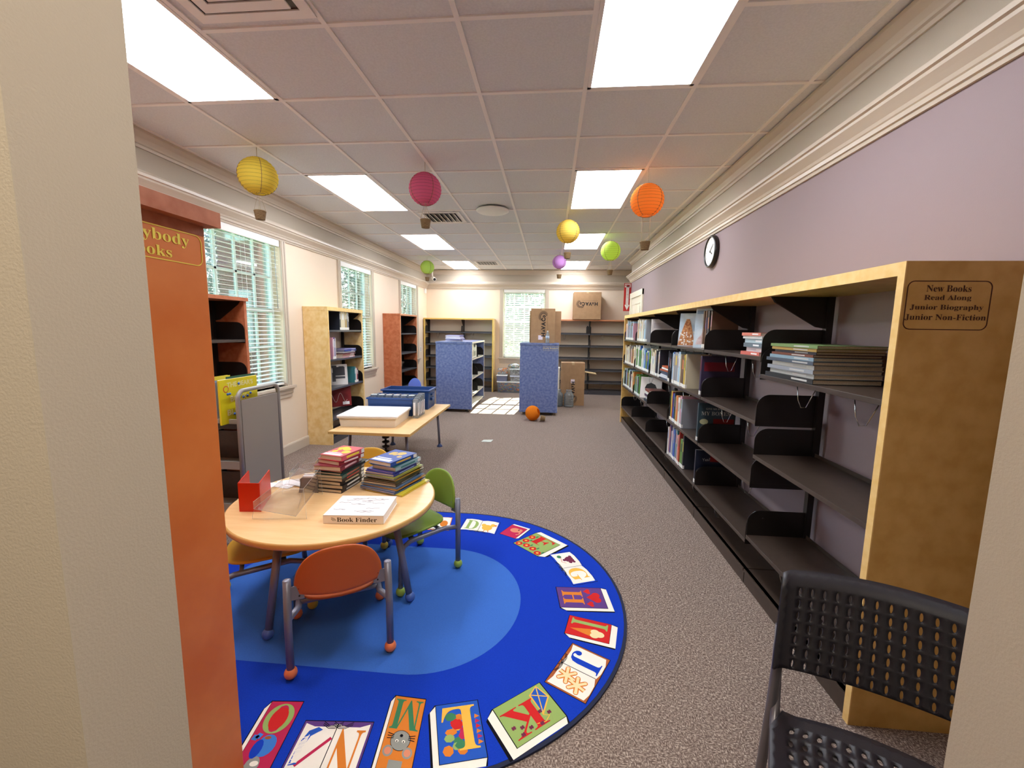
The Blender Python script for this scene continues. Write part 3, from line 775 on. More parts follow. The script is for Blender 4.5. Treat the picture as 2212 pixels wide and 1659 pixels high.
bin_('small grey bin with white lid stacked on the block bin', (-1.105, 9.90, .262), .24, .28, .135, WHITE, ['#8d90a5', '#5c6078'], 60, M('gray_plastic', '#6f7286', .4))
bin_('small clear bin of grey bits stacked behind the blue bookcase', (-.78, 9.90, .262), .26, .28, .12, M('pale_blue_lid', '#c8ccd8', .4), ['#c7c9cf', '#8f94a0', '#44474f', '#e7e7e7'], 150)
bin_('clear bin of dark and white toys, upper of the window stack', (-.78, 9.92, .395), .28, .26, .15, M('pale_lid', '#dde6e2', .4), ['#d8d8d4', '#3a3f3e', '#6a7d74', '#f0f0f0'], 160)
bin_('open clear tub of orange toys on the grey bin', (-1.10, 9.92, .408), .22, .24, .15, None, ['#f08a30', '#f2b36a', '#e8e2d8'], 90, s=.035)
t = thing('plastic_bag', 'crumpled clear bag of craft bits on top of the bin stack', 'bag', (-.84, 9.92, .556))
gb = MB(); gb.ball((0, 0, .05), .14, 0, 20, .45); o = gb.build('bag_film', CLEARP, t)
for v_ in o.data.vertices: v_.co += noise.noise_vector(v_.co*14)*.02
colour_bits(60, -.09, .09, -.06, .06, .01, .075, ['#e06050', '#f0f0e8', '#3f8f62', '#f3c23a'], 'contents', t, .022)

# papers on the left blue unit
cols_p = ['#d9d6e6', '#b9b5d6', '#e9e6ee', '#8f8bb8', '#dcdae8']
for i in range(9):
    X = T((-1.83+random.uniform(-.012, .012), 7.36+random.uniform(-.01, .01), 1.2355+i*.0125)) @ RZ(random.uniform(-.22, .1))
    b = MB().box((0, 0, 0), (.28-.02*(i > 4), .21, .0115)); o = b.build('paper_pad', M('pad_'+cols_p[i % 5].strip('#'), cols_p[i % 5], .7)); o.matrix_world = X
    tag(o, ['lowest', 'second', 'third', 'fourth', 'middle', 'sixth', 'seventh', 'eighth', 'topmost'][i]+' lavender white pad in the stack on left blue bookcase', 'paper pad', 'pads stacked on the left blue bookcase')

# paper scrap on the carpet
p = MB(); p.add([(0, 0, .002), (.13, -.01, .004), (.15, .08, .012), (.02, .09, .003)], [(0, 1, 2, 3)]); o = p.build('paper_scrap', M('gray_paper', '#b9bfb6', .7), None, solid=.001); o.location = (-.87, 5.36, .002)
tag(o, 'small crumpled paper scrap lying on the open carpet', 'paper')

# ---------------------------------------------------------------- book building
BOOKC = {}
def bookmat(c): return M('cover_'+c.strip('#'), c, .35, spec=.5)
SPLAB = M('spine_sticker', '#e6e3dc', .5)
def book(label, X, th, dp, ht, col, col2='#eeeeee', group=None, sticker=True, cat='book', big=False, name='book', art=None):
    """local: spine at x=0 facing -x, pages run to +x (dp), thickness along y, height z"""
    o = MB(); c = min(.0022, th*.2)
    o.box((0, 0, 0), (c, th, ht)); o.box((c, 0, 0), (dp, c, ht)); o.box((c, th-c, 0), (dp, th, ht))
    if th > .007:
        k = random.uniform(.5, .62)
        o.box((-.0005, th*.3, ht*k), (0, th*.7, ht*(k+.3)), 1)
        if big: o.box((.02, -.0004, ht*.62), (dp*.85, 0, ht*.85), 1)
    b = o.build(name, [bookmat(col), bookmat(col2)]); b.matrix_world = X; tag(b, label, cat, group)
    MB().box((c, c, .003), (dp-.004, th-c, ht-.003)).build('pages', PAGES, b)
    if sticker and th > .004: MB().box((-.0009, .0002, .004), (.0, th-.0002, .034)).box((0, -.0005, .004), (.014, 0, .034)).build('spine_label', SPLAB, b)
    if art: art(b, th, dp, ht)
    return b
ORD = ['first', 'second', 'third', 'fourth', 'fifth', 'sixth', 'seventh', 'eighth', 'ninth', 'tenth', 'eleventh', 'twelfth', 'thirteenth', 'fourteenth', 'fifteenth', 'sixteenth', 'seventeenth', 'eighteenth', 'nineteenth', 'twentieth', 'twenty-first', 'twenty-second', 'twenty-third', 'twenty-fourth', 'twenty-fifth', 'twenty-sixth', 'twenty-seventh', 'twenty-eighth', 'twenty-ninth', 'thirtieth']
PAL = [('white', '#d9d6cf'), ('blue', '#2c5aa8'), ('brown', '#6e5240'), ('green', '#5d8a44'), ('pale blue', '#9dbbd0'), ('cream', '#cfc4a4'), ('dark', '#2a2c34'), ('orange', '#c97a3a'), ('grey', '#8b8d92'), ('red', '#a8382f'), ('yellow', '#cfb04a'), ('teal', '#3b7a80'), ('pink', '#c993a2'), ('purple', '#5b4a80')]
PD = dict(PAL)
def row(ys, ye, z, where, pal, x=RBX+.015, hmin=.2, hmax=.29, tmin=.012, tmax=.024, lean=0, seq=None):
    """books standing spine out toward the aisle, from ys (far) towards ye (near)"""
    y = ys; i = 0
    while True:
        th = random.uniform(tmin, tmax) if not seq else seq[i][1]
        if y-th < ye or (seq and i >= len(seq)-0): break
        nm = random.choice(pal) if not seq else seq[i][0]
        ht = random.uniform(hmin, hmax) if not seq else seq[i][2]
        c2 = random.choice(PAL)[1]
        X = T((x+random.uniform(0, .012), y-th, z+.0005)) @ RX(lean*random.random())
        book('%s-spined book, %s from far end %s' % (nm, ORD[i % 30], where), X, th, random.uniform(.17, .22), ht, PD[nm], c2, 'library books '+where)
        y -= th+.0012; i += 1
        if seq and i >= len(seq): break
    return y
S = [RY0+.015+RSEC*k for k in range(7)]   # section joints from the near end
# top row
row(S[6]-.02, S[5]+.25, 1.33, 'on the top shelf, farthest bay', ['pink', 'white', 'brown', 'grey', 'white', 'pale blue'], tmin=.018, tmax=.04, hmin=.2, hmax=.29)
row(S[5]-.02, S[4]+.30, 1.33, 'on the top shelf, second farthest bay', ['white', 'cream', 'grey', 'cream', 'pale blue', 'orange'], tmin=.02, tmax=.04, hmin=.22, hmax=.30)
book('large white picture book with its cover facing out, top shelf end of fifth bay', T((RBX+.02, S[4]+.02, 1.3305)), .03, .26, .27, '#d4ccc8', '#b8b0b0', big=True)
# second row
row(S[6]-.02, S[5]+.05, .97, 'on the second shelf, farthest bay', ['white', 'brown', 'cream', 'orange', 'brown', 'grey'], tmin=.022, tmax=.05, hmin=.22, hmax=.29)
row(S[5]-.02, S[4]+.04, .97, 'on the second shelf, second farthest bay', ['green', 'white', 'blue', 'green', 'dark', 'pale blue', 'white'], tmin=.022, tmax=.045, hmin=.23, hmax=.31)
row(S[4]-.02, S[3]+.45, .97, 'on the second shelf, third farthest bay', ['cream', 'dark', 'blue', 'white', 'white'], tmin=.02, tmax=.04, hmin=.2, hmax=.30)
for i in range(8):
    X = T((RBX+.02, S[3]+.12+random.uniform(-.01, .02), .972+i*.017)) @ RZ(random.uniform(-.06, .06)) @ Matrix.Rotation(0, 4, 'Z')
    b = MB().box((0, 0, 0), (.2, .27, .015), 0).box((.003, -.001, .002), (.19, .2705, .013), 1).build('magazine', [bookmat(random.choice(['#dcdcdc', '#394a68', '#c9c9d0', '#2d2d33', '#a9512f'])), PAGES]); b.matrix_world = X
    tag(b, ['lowest', 'second', 'third', 'fourth', 'fifth', 'sixth', 'seventh', 'topmost'][i]+' magazine of the flat stack on second shelf of middle bay', 'magazine', 'flat magazine stack on second shelf')
row(S[3]+.115, S[3]+.01, .97, 'after the magazine stack on second shelf', ['brown', 'dark', 'brown'], tmin=.02, tmax=.03, hmin=.27, hmax=.30)
row(S[3]-.01, S[2]+.02, .97, 'on the second shelf, third nearest bay', None, seq=[('pale blue', .02, .29), ('blue', .03, .30), ('white', .02, .28), ('grey', .10, .30), ('white', .03, .29), ('pale blue', .055, .31), ('cream', .02, .29), ('brown', .08, .28), ('dark', .015, .27), ('yellow', .03, .29), ('cream', .02, .30)], hmax=.3)
book('large dark purple picture book with cover facing the doorway, second shelf', T((RBX+.02, S[2]+.07, .9705)), .028, .29, .305, '#3b3148', '#7a1c28', big=True)
# third row
row(S[6]-.02, S[5]+.04, .61, 'on the third shelf, farthest bay', ['white', 'green', 'cream', 'pale blue', 'dark', 'orange'], tmin=.022, tmax=.045, hmin=.22, hmax=.29)
row(S[5]-.02, S[4]+.52, .61, 'on the third shelf, second farthest bay', ['green', 'pale blue', 'grey', 'green', 'dark'], tmin=.02, tmax=.035, hmin=.22, hmax=.28)
row(S[3]-.02, S[2]+.22, .61, 'on the third shelf, third nearest bay', None, seq=[('dark', .012, .27), ('yellow', .06, .285), ('red', .012, .28), ('blue', .045, .27), ('dark', .02, .29), ('pale blue', .035, .25), ('green', .018, .25), ('orange', .05, .27), ('white', .05, .26), ('pink', .045, .28), ('grey', .03, .26)])
# fourth row
row(S[3]-.03, S[2]+.10, .27, 'on the fourth shelf, third nearest bay', None, seq=[('white', .03, .27), ('red', .03, .27), ('purple', .03, .31), ('white', .03, .25), ('grey', .05, .30), ('blue', .05, .29), ('cream', .02, .29), ('teal', .045, .30), ('pink', .03, .26), ('orange', .035, .27), ('red', .02, .31), ('green', .07, .25), ('dark', .03, .30)])
def art_bones(b, th, dp, ht):
    f = MB(); X = T((0, -.0009, 0)) @ RX(PI/2)
    text(f, 'GIVE ME BACK', T((dp*.45, -.0009, ht*.86)) @ RX(PI/2), w=dp*.5, h=.014, ser=True)
    text(f, 'MY BONES!', T((dp*.48, -.0009, ht*.74)) @ RX(PI/2), w=dp*.8, h=.03, ser=True)
    f.build('title', M('silver_title', '#b9bcb4', .5), b)
    f = MB(); f.prism([(.045+.032*math.cos(a), ht*.52+.022*math.sin(a)) for a in [2*PI*i/20 for i in range(20)]], -.0008, -.0003, axis='y'); f.build('cover_picture', M('pale_moon', '#b6b48a', .6), b)
    f = MB().box((.115, -.0012, ht*.42), (dp-.01, -.0006, ht*.60)); f.build('red_band', M('red_band', '#7d1714', .5), b)
book('dark teal picture book with silver title and red band, third shelf', T((RBX+.012, S[2]+.045, .6105)), .022, .28, .30, '#34454c', '#34454c', art=art_bones)
def art_yes(b, th, dp, ht):
    f = MB(); text(f, 'Yes?', T((.08, -.0009, ht*.72)) @ RX(PI/2) @ RZ(.1), w=.06); f.build('title', M('silver_title'), b)
    MB().box((.11, -.0012, ht*.66), (dp-.01, -.0006, ht*.85)).build('red_band', _M['red_band'], b)
book('dark navy picture book with red band, fourth shelf by the bracket', T((RBX+.012, S[2]+.035, .2705)), .022, .26, .27, '#1c2233', '#1c2233', art=art_yes)
# face-out display books
def display(label, x, y, z, w_, h_, yaw, cols, fig, name='display_book'):
    t = thing(name, label, 'book', (x, y, z), yaw, 'picture books displayed face out')
    tilt = RX(-.12)
    MB().box((0, 0, 0), (w_, .012, h_), 0, tilt).build('cover', [M(name+'_'+cols[0].strip('#'), cols[0], .35, col2=cols[1], scale=9)], t)
    MB().box((.003, .002, .003), (w_-.002, .0105, h_+.0004), 0, tilt).build('pages', PAGES, t)
    fig(t, tilt, w_, h_)
def fig_tower(t, X, w_, h_):
    f = MB(); n = 15
    for i in range(n):
        z = h_*(.02+.8*i/n); hw = w_*.47*(1-i/n)**.75+.008
        f.prism([(w_/2-hw, z), (w_/2+hw, z), (w_/2+hw*.9, z+h_*.055), (w_/2-hw*.9, z+h_*.055)], -.0008-.0001*i, 0, 0, X, axis='y')
    f.build('cover_picture', M('ochre_picture', '#a2562a', .5, col2='#d69a62', scale=60), t)
    f = MB()
    for i in range(26):
        a = random.uniform(.08, .92)*w_; z = random.uniform(.03, .42)*h_; f.box((a, -.0035, z), (a+.012, -.0028, z+.014), 0, X)
    f.build('cover_detail', M('white_detail', '#e8ddd0', .6), t)
def fig_snow(t, X, w_, h_):
    f = MB(); f.prism([(w_*.12, h_*.08), (w_*.9, h_*.08), (w_*.8, h_*.2), (w_*.62, h_*.34), (w_*.5, h_*.62), (w_*.4, h_*.34), (w_*.2, h_*.22)], -.0008, 0, 0, X, axis='y'); f.build('cover_picture', M('pink_mist', '#c9a9a4', .6, col2='#ded8dc', scale=20), t)
    f = MB().box((.01, -.001, h_*.86), (w_-.01, -.0004, h_*.95), 0, X); f.build('title_band', M('sky_title', '#8fa8c4', .6), t)
display('picture book with rust tower cover displayed on the top shelf', 1.175, 4.10, 1.331, .15, .30, -.62, ('#a9bccb', '#d6dde2'), fig_tower)
display('pale blue snowy picture book displayed right of the rust tower one', 1.185, 3.70, 1.331, .145, .325, -.62, ('#b7cbd8', '#e0e6ea'), fig_snow, 'display_book')
row(3.575, 3.38, 1.33, 'right of the display books on top shelf', ['brown', 'dark', 'brown', 'grey'], x=RBX+.06, tmin=.02, tmax=.035, hmin=.28, hmax=.31)
def fig_sil(t, X, w_, h_):
    f = MB(); f.prism([(w_*.25, h_*.1), (w_*.75, h_*.1), (w_*.8, h_*.3), (w_*.78, h_*.5), (w_*.7, h_*.66), (w_*.5, h_*.74), (w_*.3, h_*.66), (w_*.22, h_*.5), (w_*.25, h_*.3)], -.0008, 0, 0, X, axis='y'); f.build('cover_picture', INK, t)
display('white picture book with black silhouette displayed on third shelf', 1.165, S[4]+.47, .611, .27, .27, -.55, ('#dcd0c8', '#d8ccc4'), fig_sil)
for i in range(5):
    X = T((RBX+.03, S[4]+.02, .612+i*.03)) @ RZ(random.uniform(-.05, .05)); b = MB().box((0, 0, 0), (.2, .24, .027), 0).box((.003, -.001, .003), (.19, .2405, .024), 1).build('book', [bookmat(['#2c3440', '#cfc9bf', '#4a2e50', '#d6d2ca', '#7c3a2e'][i]), PAGES]); b.matrix_world = X
    tag(b, ['lowest', 'second', 'middle', 'fourth', 'topmost'][i]+' book of flat pile beside the silhouette book, third shelf', 'book', 'flat pile beside silhouette book')
# flat pile at the left of the second bay (top shelf)
fp = [('salmon red', '#c9685c', .020), ('navy and white', '#c9ccd6', .024), ('slate', '#62727c', .024), ('pale aqua', '#a9bfc6', .024), ('white', '#dcdcd8', .016), ('coral', '#cf7a68', .018)]
z = 1.331
for i, (nm, c, th) in enumerate(fp):
    # lying flat, spine facing the aisle
    X = T((RBX+.01+random.uniform(0, .02), S[1]+.18+random.uniform(-.02, .02), z)) @ RX(PI/2) @ T((0, 0, -.0))
    X = T((RBX+.008+[0, .02, .01, .012, .006, 0][i], S[1]+.27-[0, .03, .01, .02, .005, 0][i], z+.0)) @ Matrix(((1, 0, 0, 0), (0, 0, -1, 0), (0, 1, 0, 0), (0, 0, 0, 1)))
    book('%s book in the small flat pile at second bay end, top shelf' % nm, X, th, .20, .235, c, '#e8e8e8', 'small flat pile on the top shelf', sticker=False); z += th+.0008
# big flat pile on the first bay
fp = [('black', '#26282a', .022), ('grey-white', '#a9aaa6', .02), ('silver', '#8f949a', .018), ('white', '#c7c6bf', .02), ('slate', '#4a5560', .016), ('teal-grey', '#7f98a4', .016), ('rust', '#6b3d2e', .012), ('navy', '#343a48', .012), ('golden', '#a98a45', .014), ('green', '#6e8a55', .014)]
z = 1.2365
for i, (nm, c, th) in enumerate(fp):
    o_ = [0, .03, .01, .04, .0, .02, .03, .05, .03, .02][i]
    X = T((RBX+.006+o_*.3, 2.40-o_, z)) @ Matrix(((1, 0, 0, 0), (0, 0, -1, 0), (0, 1, 0, 0), (0, 0, 0, 1)))
    book('large %s picture book in the big flat pile on the nearest bay' % nm, X, th, .29, [.42, .38, .40, .36, .41, .38, .36, .35, .38, .40][i], c, '#b9b9b4', 'big flat pile on the nearest bay', sticker=False)
    z += th+.0008
# tiny placed books in the other cases
def rowE(x, y0, items, z, where, flip=1):
    y = y0
    for i, (nm, th, ht) in enumerate(items):
        # spine faces +X
        X = T((x, y, z+.0005)) @ RZ(PI) @ T((0, -th, 0))
        book('%s-spined book, %s from the left %s' % (nm, ORD[i], where), X, th, .2, ht, PD[nm], '#ddd', 'books '+where); y += th+.001
rowE(-2.675, 2.70, [(n, t_, h) for n, t_, h in [('dark', .02, .27), ('white', .02, .25), ('green', .015, .28), ('white', .02, .26), ('grey', .02, .28), ('white', .015, .24), ('cream', .02, .25), ('white', .02, .27), ('dark', .015, .25), ('white', .02, .28), ('grey', .02, .26), ('green', .02, .25), ('cream', .02, .28), ('white', .03, .24), ('pale blue', .02, .27), ('white', .02, .25), ('cream', .03, .23)]], 1.34, 'on the rust bookcase top shelf')
rowE(-2.69, 5.28, [('dark', .03, .24), ('cream', .11, .25), ('brown', .02, .25), ('yellow', .02, .24), ('dark', .025, .24), ('grey', .02, .23), ('dark', .02, .22)], 1.42, 'on the yellow bookcase top shelf')
rowE(-2.68, 5.06, [('pink', .02, .27), ('white', .02, .25), ('purple', .02, .27), ('white', .015, .26)], 1.06, 'on the yellow bookcase second shelf')
for i, (nm, c, th) in enumerate([('pink', '#b98a8e', .02), ('tan', '#b39274', .018), ('red', '#8c4a48', .012), ('white', '#d0cfd6', .014), ('blue', '#4a58a0', .014), ('lavender', '#8a8cc0', .012)]):
    X = T((-2.675-.01*(i % 2), 5.30+.012*i, 1.0605+i*.0205)) @ RZ(PI) @ Matrix(((1, 0, 0, 0), (0, 0, -1, 0), (0, 1, 0, 0), (0, 0, 0, 1)))
    book("%s book lying in the flat pile, yellow bookcase second shelf" % nm, X, th, .2, .34, c, '#eee', 'flat pile in the yellow bookcase', sticker=False)
rowE(-2.68, 5.63, [('teal', .03, .22), ('white', .03, .20), ('red', .02, .2), ('dark', .025, .18)], .70, 'on the yellow bookcase third shelf')
def fig_report(t, X, w_, h_):
    f = MB()
    for (a, b, c, d_) in ((.2, .45, .85, .87), (.5, .82, .8, .9), (.15, .85, .66, .68), (.15, .85, .28, .3), (.1, .16, .3, .6)): f.box((a*w_, -.0008, b*h_), (c*w_, 0, d_*h_), 0, X)
    f.box((w_*.15, -.0008, h_*.45), (w_*.85, 0, h_*.62), 0, X); f.box((w_*.15, -.0008, h_*.3), (w_*.85, 0, h_*.41), 0, X); f.box((w_*.1, -.0008, h_*.82), (w_*.38, 0, h_*.94), 0, X)
    f.build('printed_block', M('gray_print', '#54545a', .7), t)
display('black and white report displayed face out in the yellow bookcase', -2.85, 5.30, .701, .22, .27, .75, ('#cfcac4', '#dad6d2'), fig_report, 'display_report')
t = thing('picture_folder', 'large dark red folder with white line drawing, low in yellow bookcase', 'folder', (-2.93, 5.27, .40), .85)
MB().box((0, 0, 0), (.36, .02, .27), 0, RX(-.1)).build('cover', M('dark_red_cover', '#6e1f22', .35, col2='#8d2c2c', scale=10), t)
f = MB(); f.tube([(.05+.25*i/20, -.003, .12+.06*math.sin(i*.6)) for i in range(21)], .002, 5, 0, RX(-.1)); f.box((.24, -.002, .02), (.33, 0, .06), 0, RX(-.1)); f.build('line_drawing', PAPER, t)
# books in the blue unit
def rowB(x, y0, items, z, where):
    y = y0
    for i, (nm, th, ht) in enumerate(items):
        X = T((x, y+th, z+.0005)) @ RZ(PI)
        book('%s-spined book, %s from the near end %s' % (nm, ORD[i], where), X, th, .2, ht, PD[nm], '#ddd', 'books '+where); y += th+.002
rowB(-1.37, 7.31, [('white', .05, .2), ('dark', .02, .2), ('cream', .05, .22), ('brown', .05, .23), ('white', .03, .25), ('brown', .06, .26), ('dark', .1, .2), ('dark', .1, .22), ('white', .03, .25), ('white', .04, .22)], .94, 'on the blue unit top shelf')
rowB(-1.37, 7.32, [('grey', .07, .22), ('dark', .05, .2)], .60, 'on the blue unit middle shelf')

# ---------------------------------------------------------------- alphabet rug
RUGB = M('rug_blue', '#1a3cb0', .95, spec=.05, bump=.5, bscale=600, col2='#1735a2', scale=300)
RUGL = M('rug_light_blue', '#3d6cc0', .95, spec=.05, bump=.5, bscale=600, col2='#3a66b6', scale=300)
RC = {'w': '#e9e2d4', 'k': '#15151c', 'r': '#c22a2a', 'g': '#8fa760', 'dg': '#3f7a55', 'o': '#d07a30', 'y': '#e3b04a', 'p': '#5e3f7c', 'm': '#b52c50', 'b': '#2b56b0', 'lb': '#3f78c4', 'n': '#6e3048', 'c': '#e6cf9e', 's': '#d3876a', 'gr': '#8f8f88', 'db': '#1c3fae', 'br': '#a05a34'}
RK = list(RC); rugm = [RUGB, RUGL, M('rug_binding', '#1a2038', .9)]+[M('rug_'+k, RC[k], .95, spec=.05, bump=.4, bscale=600) for k in RK]
def ri(k): return 3+RK.index(k)
rug = MB()
def stadium(r, cx, cy, x1, n=40, r2=None):
    r2 = r2 or r
    p = [(cx+r*math.cos(a), cy+r2*math.sin(a)) for a in [-PI/2+PI*i/n for i in range(n+1)]]
    return p+[(x1+r*math.cos(a), cy+r2*math.sin(a)) for a in [PI/2+PI*i/n for i in range(n+1)]]
rug.prism(stadium(1.027, -.60, 2.155, -.98), 0.0005, .0095, 2)
rug.prism(stadium(1.012, -.60, 2.155, -.98), .0095, .0105, 0)
inner = stadium(.475, -.60, 2.10, -1.35, r2=.52)
rug.prism(inner, .0105, .0109, 1)
RZ0 = .0112
class Page:
    """flat drawing frame on the rug from three measured corners (near-left, near-right, far-left as read)"""
    def __init__(s, bl, br_, tl, grow=1.0):
        s.o = fl(*bl, z=.011); s.u = fl(*br_, z=.011)-s.o; s.v = (fl(*tl, z=.011)-s.o)*grow; s.n = 0
    def P(s, u, v): q = s.o+s.u*u+s.v*v; return (q.x, q.y)
    def poly(s, pts, k, lvl=1):
        s.n += 1; z = .0109+.0002*lvl+s.n*8e-6
        pp = [s.P(*p) for p in pts]; n = len(pp)
        if sum(pp[i][0]*pp[(i+1) % n][1]-pp[(i+1) % n][0]*pp[i][1] for i in range(n)) < 0: pp = pp[::-1]
        rug.add([(a, b, z) for a, b in pp], [tuple(range(n))], ri(k))
    def rect(s, u0, v0, u1, v1, k, lvl=1): s.poly([(u0, v0), (u1, v0), (u1, v1), (u0, v1)], k, lvl)
    def ell(s, cu_, cv, ru, rv, k, lvl=2, n=18): s.poly([(cu_+ru*math.cos(2*PI*i/n), cv+rv*math.sin(2*PI*i/n)) for i in range(n)], k, lvl)
    def line(s, pts, wd, k, lvl=3):
        s.n += 1; z = .0109+.0002*lvl+s.n*8e-6; pp = [Vector(s.P(*p)) for p in pts]
        for a, b in zip(pp, pp[1:]):
            d = (b-a); 
            if d.length < 1e-6: continue
            nrm = Vector((-d.y, d.x)).normalized()*wd/2
            rug.add([(a.x-nrm.x, a.y-nrm.y, z), (b.x-nrm.x, b.y-nrm.y, z), (b.x+nrm.x, b.y+nrm.y, z), (a.x+nrm.x, a.y+nrm.y, z)], [(0, 1, 2, 3)], ri(k))
    def letter(s, ch, u0, v0, u1, v1, k, lvl=4):
        v, f, W_, H_ = glyphs(serif(ch), 1, 0, 0.0); s.n += 1; z = .0109+.0002*lvl+s.n*8e-6
        vs = []
        for p in v:
            q = s.P(u0+(p.x/W_+.5)*(u1-u0), v0+(p.y/H_+.5)*(v1-v0)); vs.append((q[0], q[1], z))
        rug.add(vs, f, ri(k))
    def closed(s, k, edges=('r', 't'), th=.11):
        """closed book: dark outline, white page block on two sides, coloured cover"""
        t_ = th
        s.poly([(-.02, -.015), (1.03, -.015), (1.08+t_, .04+t_), (1.08+t_, 1.02+t_), (.02, 1.02+t_), (-.02, 1.0)], 'k', 0)
        s.poly([(.03, .0), (1.0, .0), (1.07+t_*.7, .06+t_*.5), (1.06+t_*.7, 1.02+t_), (.06, 1.02+t_), (.0, 1.0)], 'w', 1)
        s.rect(-.015, -.01, 1.015, 1.01, 'k', 2); s.rect(0, 0, 1, 1, k, 3)
    def closedL(s, k, th=.1):
        s.poly([(-.03, -.04), (1.0+th, .0), (1.05+th, 1.0+th*1.2), (.05, 1.03+th*1.2), (-.03, 1.0)], 'k', 0)
        s.poly([(.0, .0), (1.0+th*.8, .03), (1.03+th*.8, 1.0+th), (.05, 1.0+th), (.0, .95)], 'w', 1)
        s.rect(-.02, -.02, 1.02, 1.02, 'k', 2); s.rect(0, 0, 1, 1, k, 3)
    def opened(s, k='br'):
        s.rect(-.04, -.05, 1.04, 1.05, 'k', 0); s.rect(-.03, -.035, 1.03, 1.035, k, 1)
        def page(a, b): s.poly([(a, 0), (a+(b-a)*.3, .05), (a+(b-a)*.7, .05), (b, 0), (b, .97), (a+(b-a)*.72, 1.02), (a+(b-a)*.3, 1.02), (a, .95)], 'w', 2)
        page(0, .5); page(.5, 1.0); s.line([(.5, 0), (.5, .96)], .003, 'k', 3)
        for c in (.42, .58):
            for r in (.0, .025, .05): s.line([(c-.16+.01, -.03+r), (c-.05, .03+r*.9), (c+.05, .03+r*.9), (c+.16-.01, -.03+r)], .0025, 'k', 3)
    def flower(s, u, v, r, k='r', c='y'):
        for i in range(8): s.ell(u+r*.62*math.cos(i*PI/4), v+r*.62*math.sin(i*PI/4), r*.42, r*.42, k, 4, 10)
        s.ell(u, v, r*.4, r*.4, c, 5, 10)
p = Page((914, 1143), (968, 1145), (925, 1117)); p.opened('s'); p.letter('C', .05, .15, .45, .85, 'o'); p.ell(.75, .5, .16, .25, 'o', 4)
p = Page((994.5, 1143.4), (1067.7, 1153.4), (1009, 1120)); p.opened('db'); p.letter('D', .07, .14, .44, .9, 'g'); p.ell(.72, .42, .15, .24, 'y', 4); p.ell(.86, .66, .065, .13, 'y', 5); p.ell(.94, .66, .04, .06, 'o', 5); p.line([(.68, .2), (.66, .06)], .006, 'o', 5); p.line([(.78, .2), (.80, .06)], .006, 'o', 5); p.ell(.6, .6, .07, .12, 'y', 5)
p = Page((1079.5, 1152.5), (1113, 1163.3), (1106.6, 1133.5)); p.closed('m', th=.08); p.ell(.5, .62, .28, .2, 's', 4); p.ell(.75, .66, .16, .16, 's', 5); p.line([(.85, .6), (.92, .4), (.8, .28)], .012, 's', 5); p.ell(.68, .7, .04, .05, 'k', 6)
p = Page((1109.3, 1173), (1160.9, 1201.3), (1158, 1151.5)); p.closed('g', th=.14); p.letter('F', .18, .48, .86, .96, 'r')
for (a, b) in ((.12, .12), (.36, .2), (.62, .2), (.88, .12), (.14, .40), (.12, .7)): p.flower(a, b, .11); p.ell(a+.1, b+.12, .03, .06, 'dg', 4)
p = Page((1188.9, 1198.6), (1238.6, 1261.9), (1232.3, 1192.2)); p.opened('db'); p.letter('G', .55, .15, .93, .9, 'y')
for i in range(4):
    for j in range(4-i): p.ell(.16+.06*j+.03*i, .80-.12*i-.02, .04, .075, 'n', 4, 10)
for i in range(3): p.ell(.2+.07*i, .62, .045, .08, 'n', 4, 10)
p.ell(.12, .3, .05, .1, 'dg', 4); p.line([(.15, .35), (.3, .25), (.36, .4)], .004, 's', 4)
p = Page((1201.6, 1268.2), (1210.6, 1311.6), (1296.5, 1270.9)); p.closed('p', th=.10); p.letter('H', .16, .10, .84, .54, 'o')
for (a, b, r) in ((.5, .78, .16), (.2, .66, .08), (.82, .66, .08)):
    p.ell(a-r*.7, b+r*.35, r*.85, r*.55, 'r', 4); p.ell(a+r*.7, b+r*.35, r*.85, r*.55, 'r', 4); p.poly([(a-r*1.5, b+r*.2), (a, b-r*1.0), (a+r*1.5, b+r*.2)], 'r', 4)
p = Page((1230.9, 1329), (1220, 1367.3), (1320.6, 1349.9)); p.closed('r', th=.13); p.letter('I', .08, .08, .42, .93, 'g'); p.poly([(.66, .08), (.48, .58), (.86, .58)], 'o', 4); p.ell(.60, .66, .13, .1, 'c', 5); p.ell(.78, .66, .13, .1, 'c', 5); p.ell(.68, .76, .15, .12, 'c', 5)
p = Page((1238, 1392.6), (1181.7, 1471.5), (1313.4, 1427.4)); p.opened('br'); p.letter('J', .08, .12, .44, .95, 'db')
for (a, b) in ((.70, .32), (.80, .66)):
    for k, w_ in (('o', .022), ('c', .012)):
        for j in range(3):
            an = j*PI/3+.3; p.line([(a-.15*math.cos(an), b-.22*math.sin(an)), (a+.15*math.cos(an), b+.22*math.sin(an))], w_, k, 4 if k == 'o' else 5)
        for j in (0, 2, 3, 5): an = j*PI/3+.3; p.ell(a+.15*math.cos(an), b+.22*math.sin(an), .042 if k == 'o' else .028, .062 if k == 'o' else .042, k, 4 if k == 'o' else 5, 12)
p = Page((1164.9, 1475.3), (1065, 1532.5), (1223, 1547)); p.closed('g', th=.13); p.letter('K', .28, .22, .97, .90, 'r')
p.poly([(.10, .02), (.32, .15), (.32, .72), (.015, .41)], 'y', 5); p.poly([(.109, .05), (.291, .165), (.303, .66), (.045, .40)], 'b', 6); p.line([(.109, .044), (.305, .684)], .004, 'y', 7); p.line([(.291, .159), (.038, .404)], .004, 'y', 7)
p.line([(.31, .70), (.26, .76), (.22, .78), (.35, .86), (.5, .8)], .003, 'y', 4)
for (a, b) in ((.33, .6), (.2, .72), (.42, .85), (.62, .8), (.8, .84), (.75, .7), (.88, .62)): p.line([(a-.03, b-.03), (a+.03, b+.03)], .008, 'n', 5); p.line([(a-.03, b+.03), (a+.03, b-.03)], .008, 'n', 5)
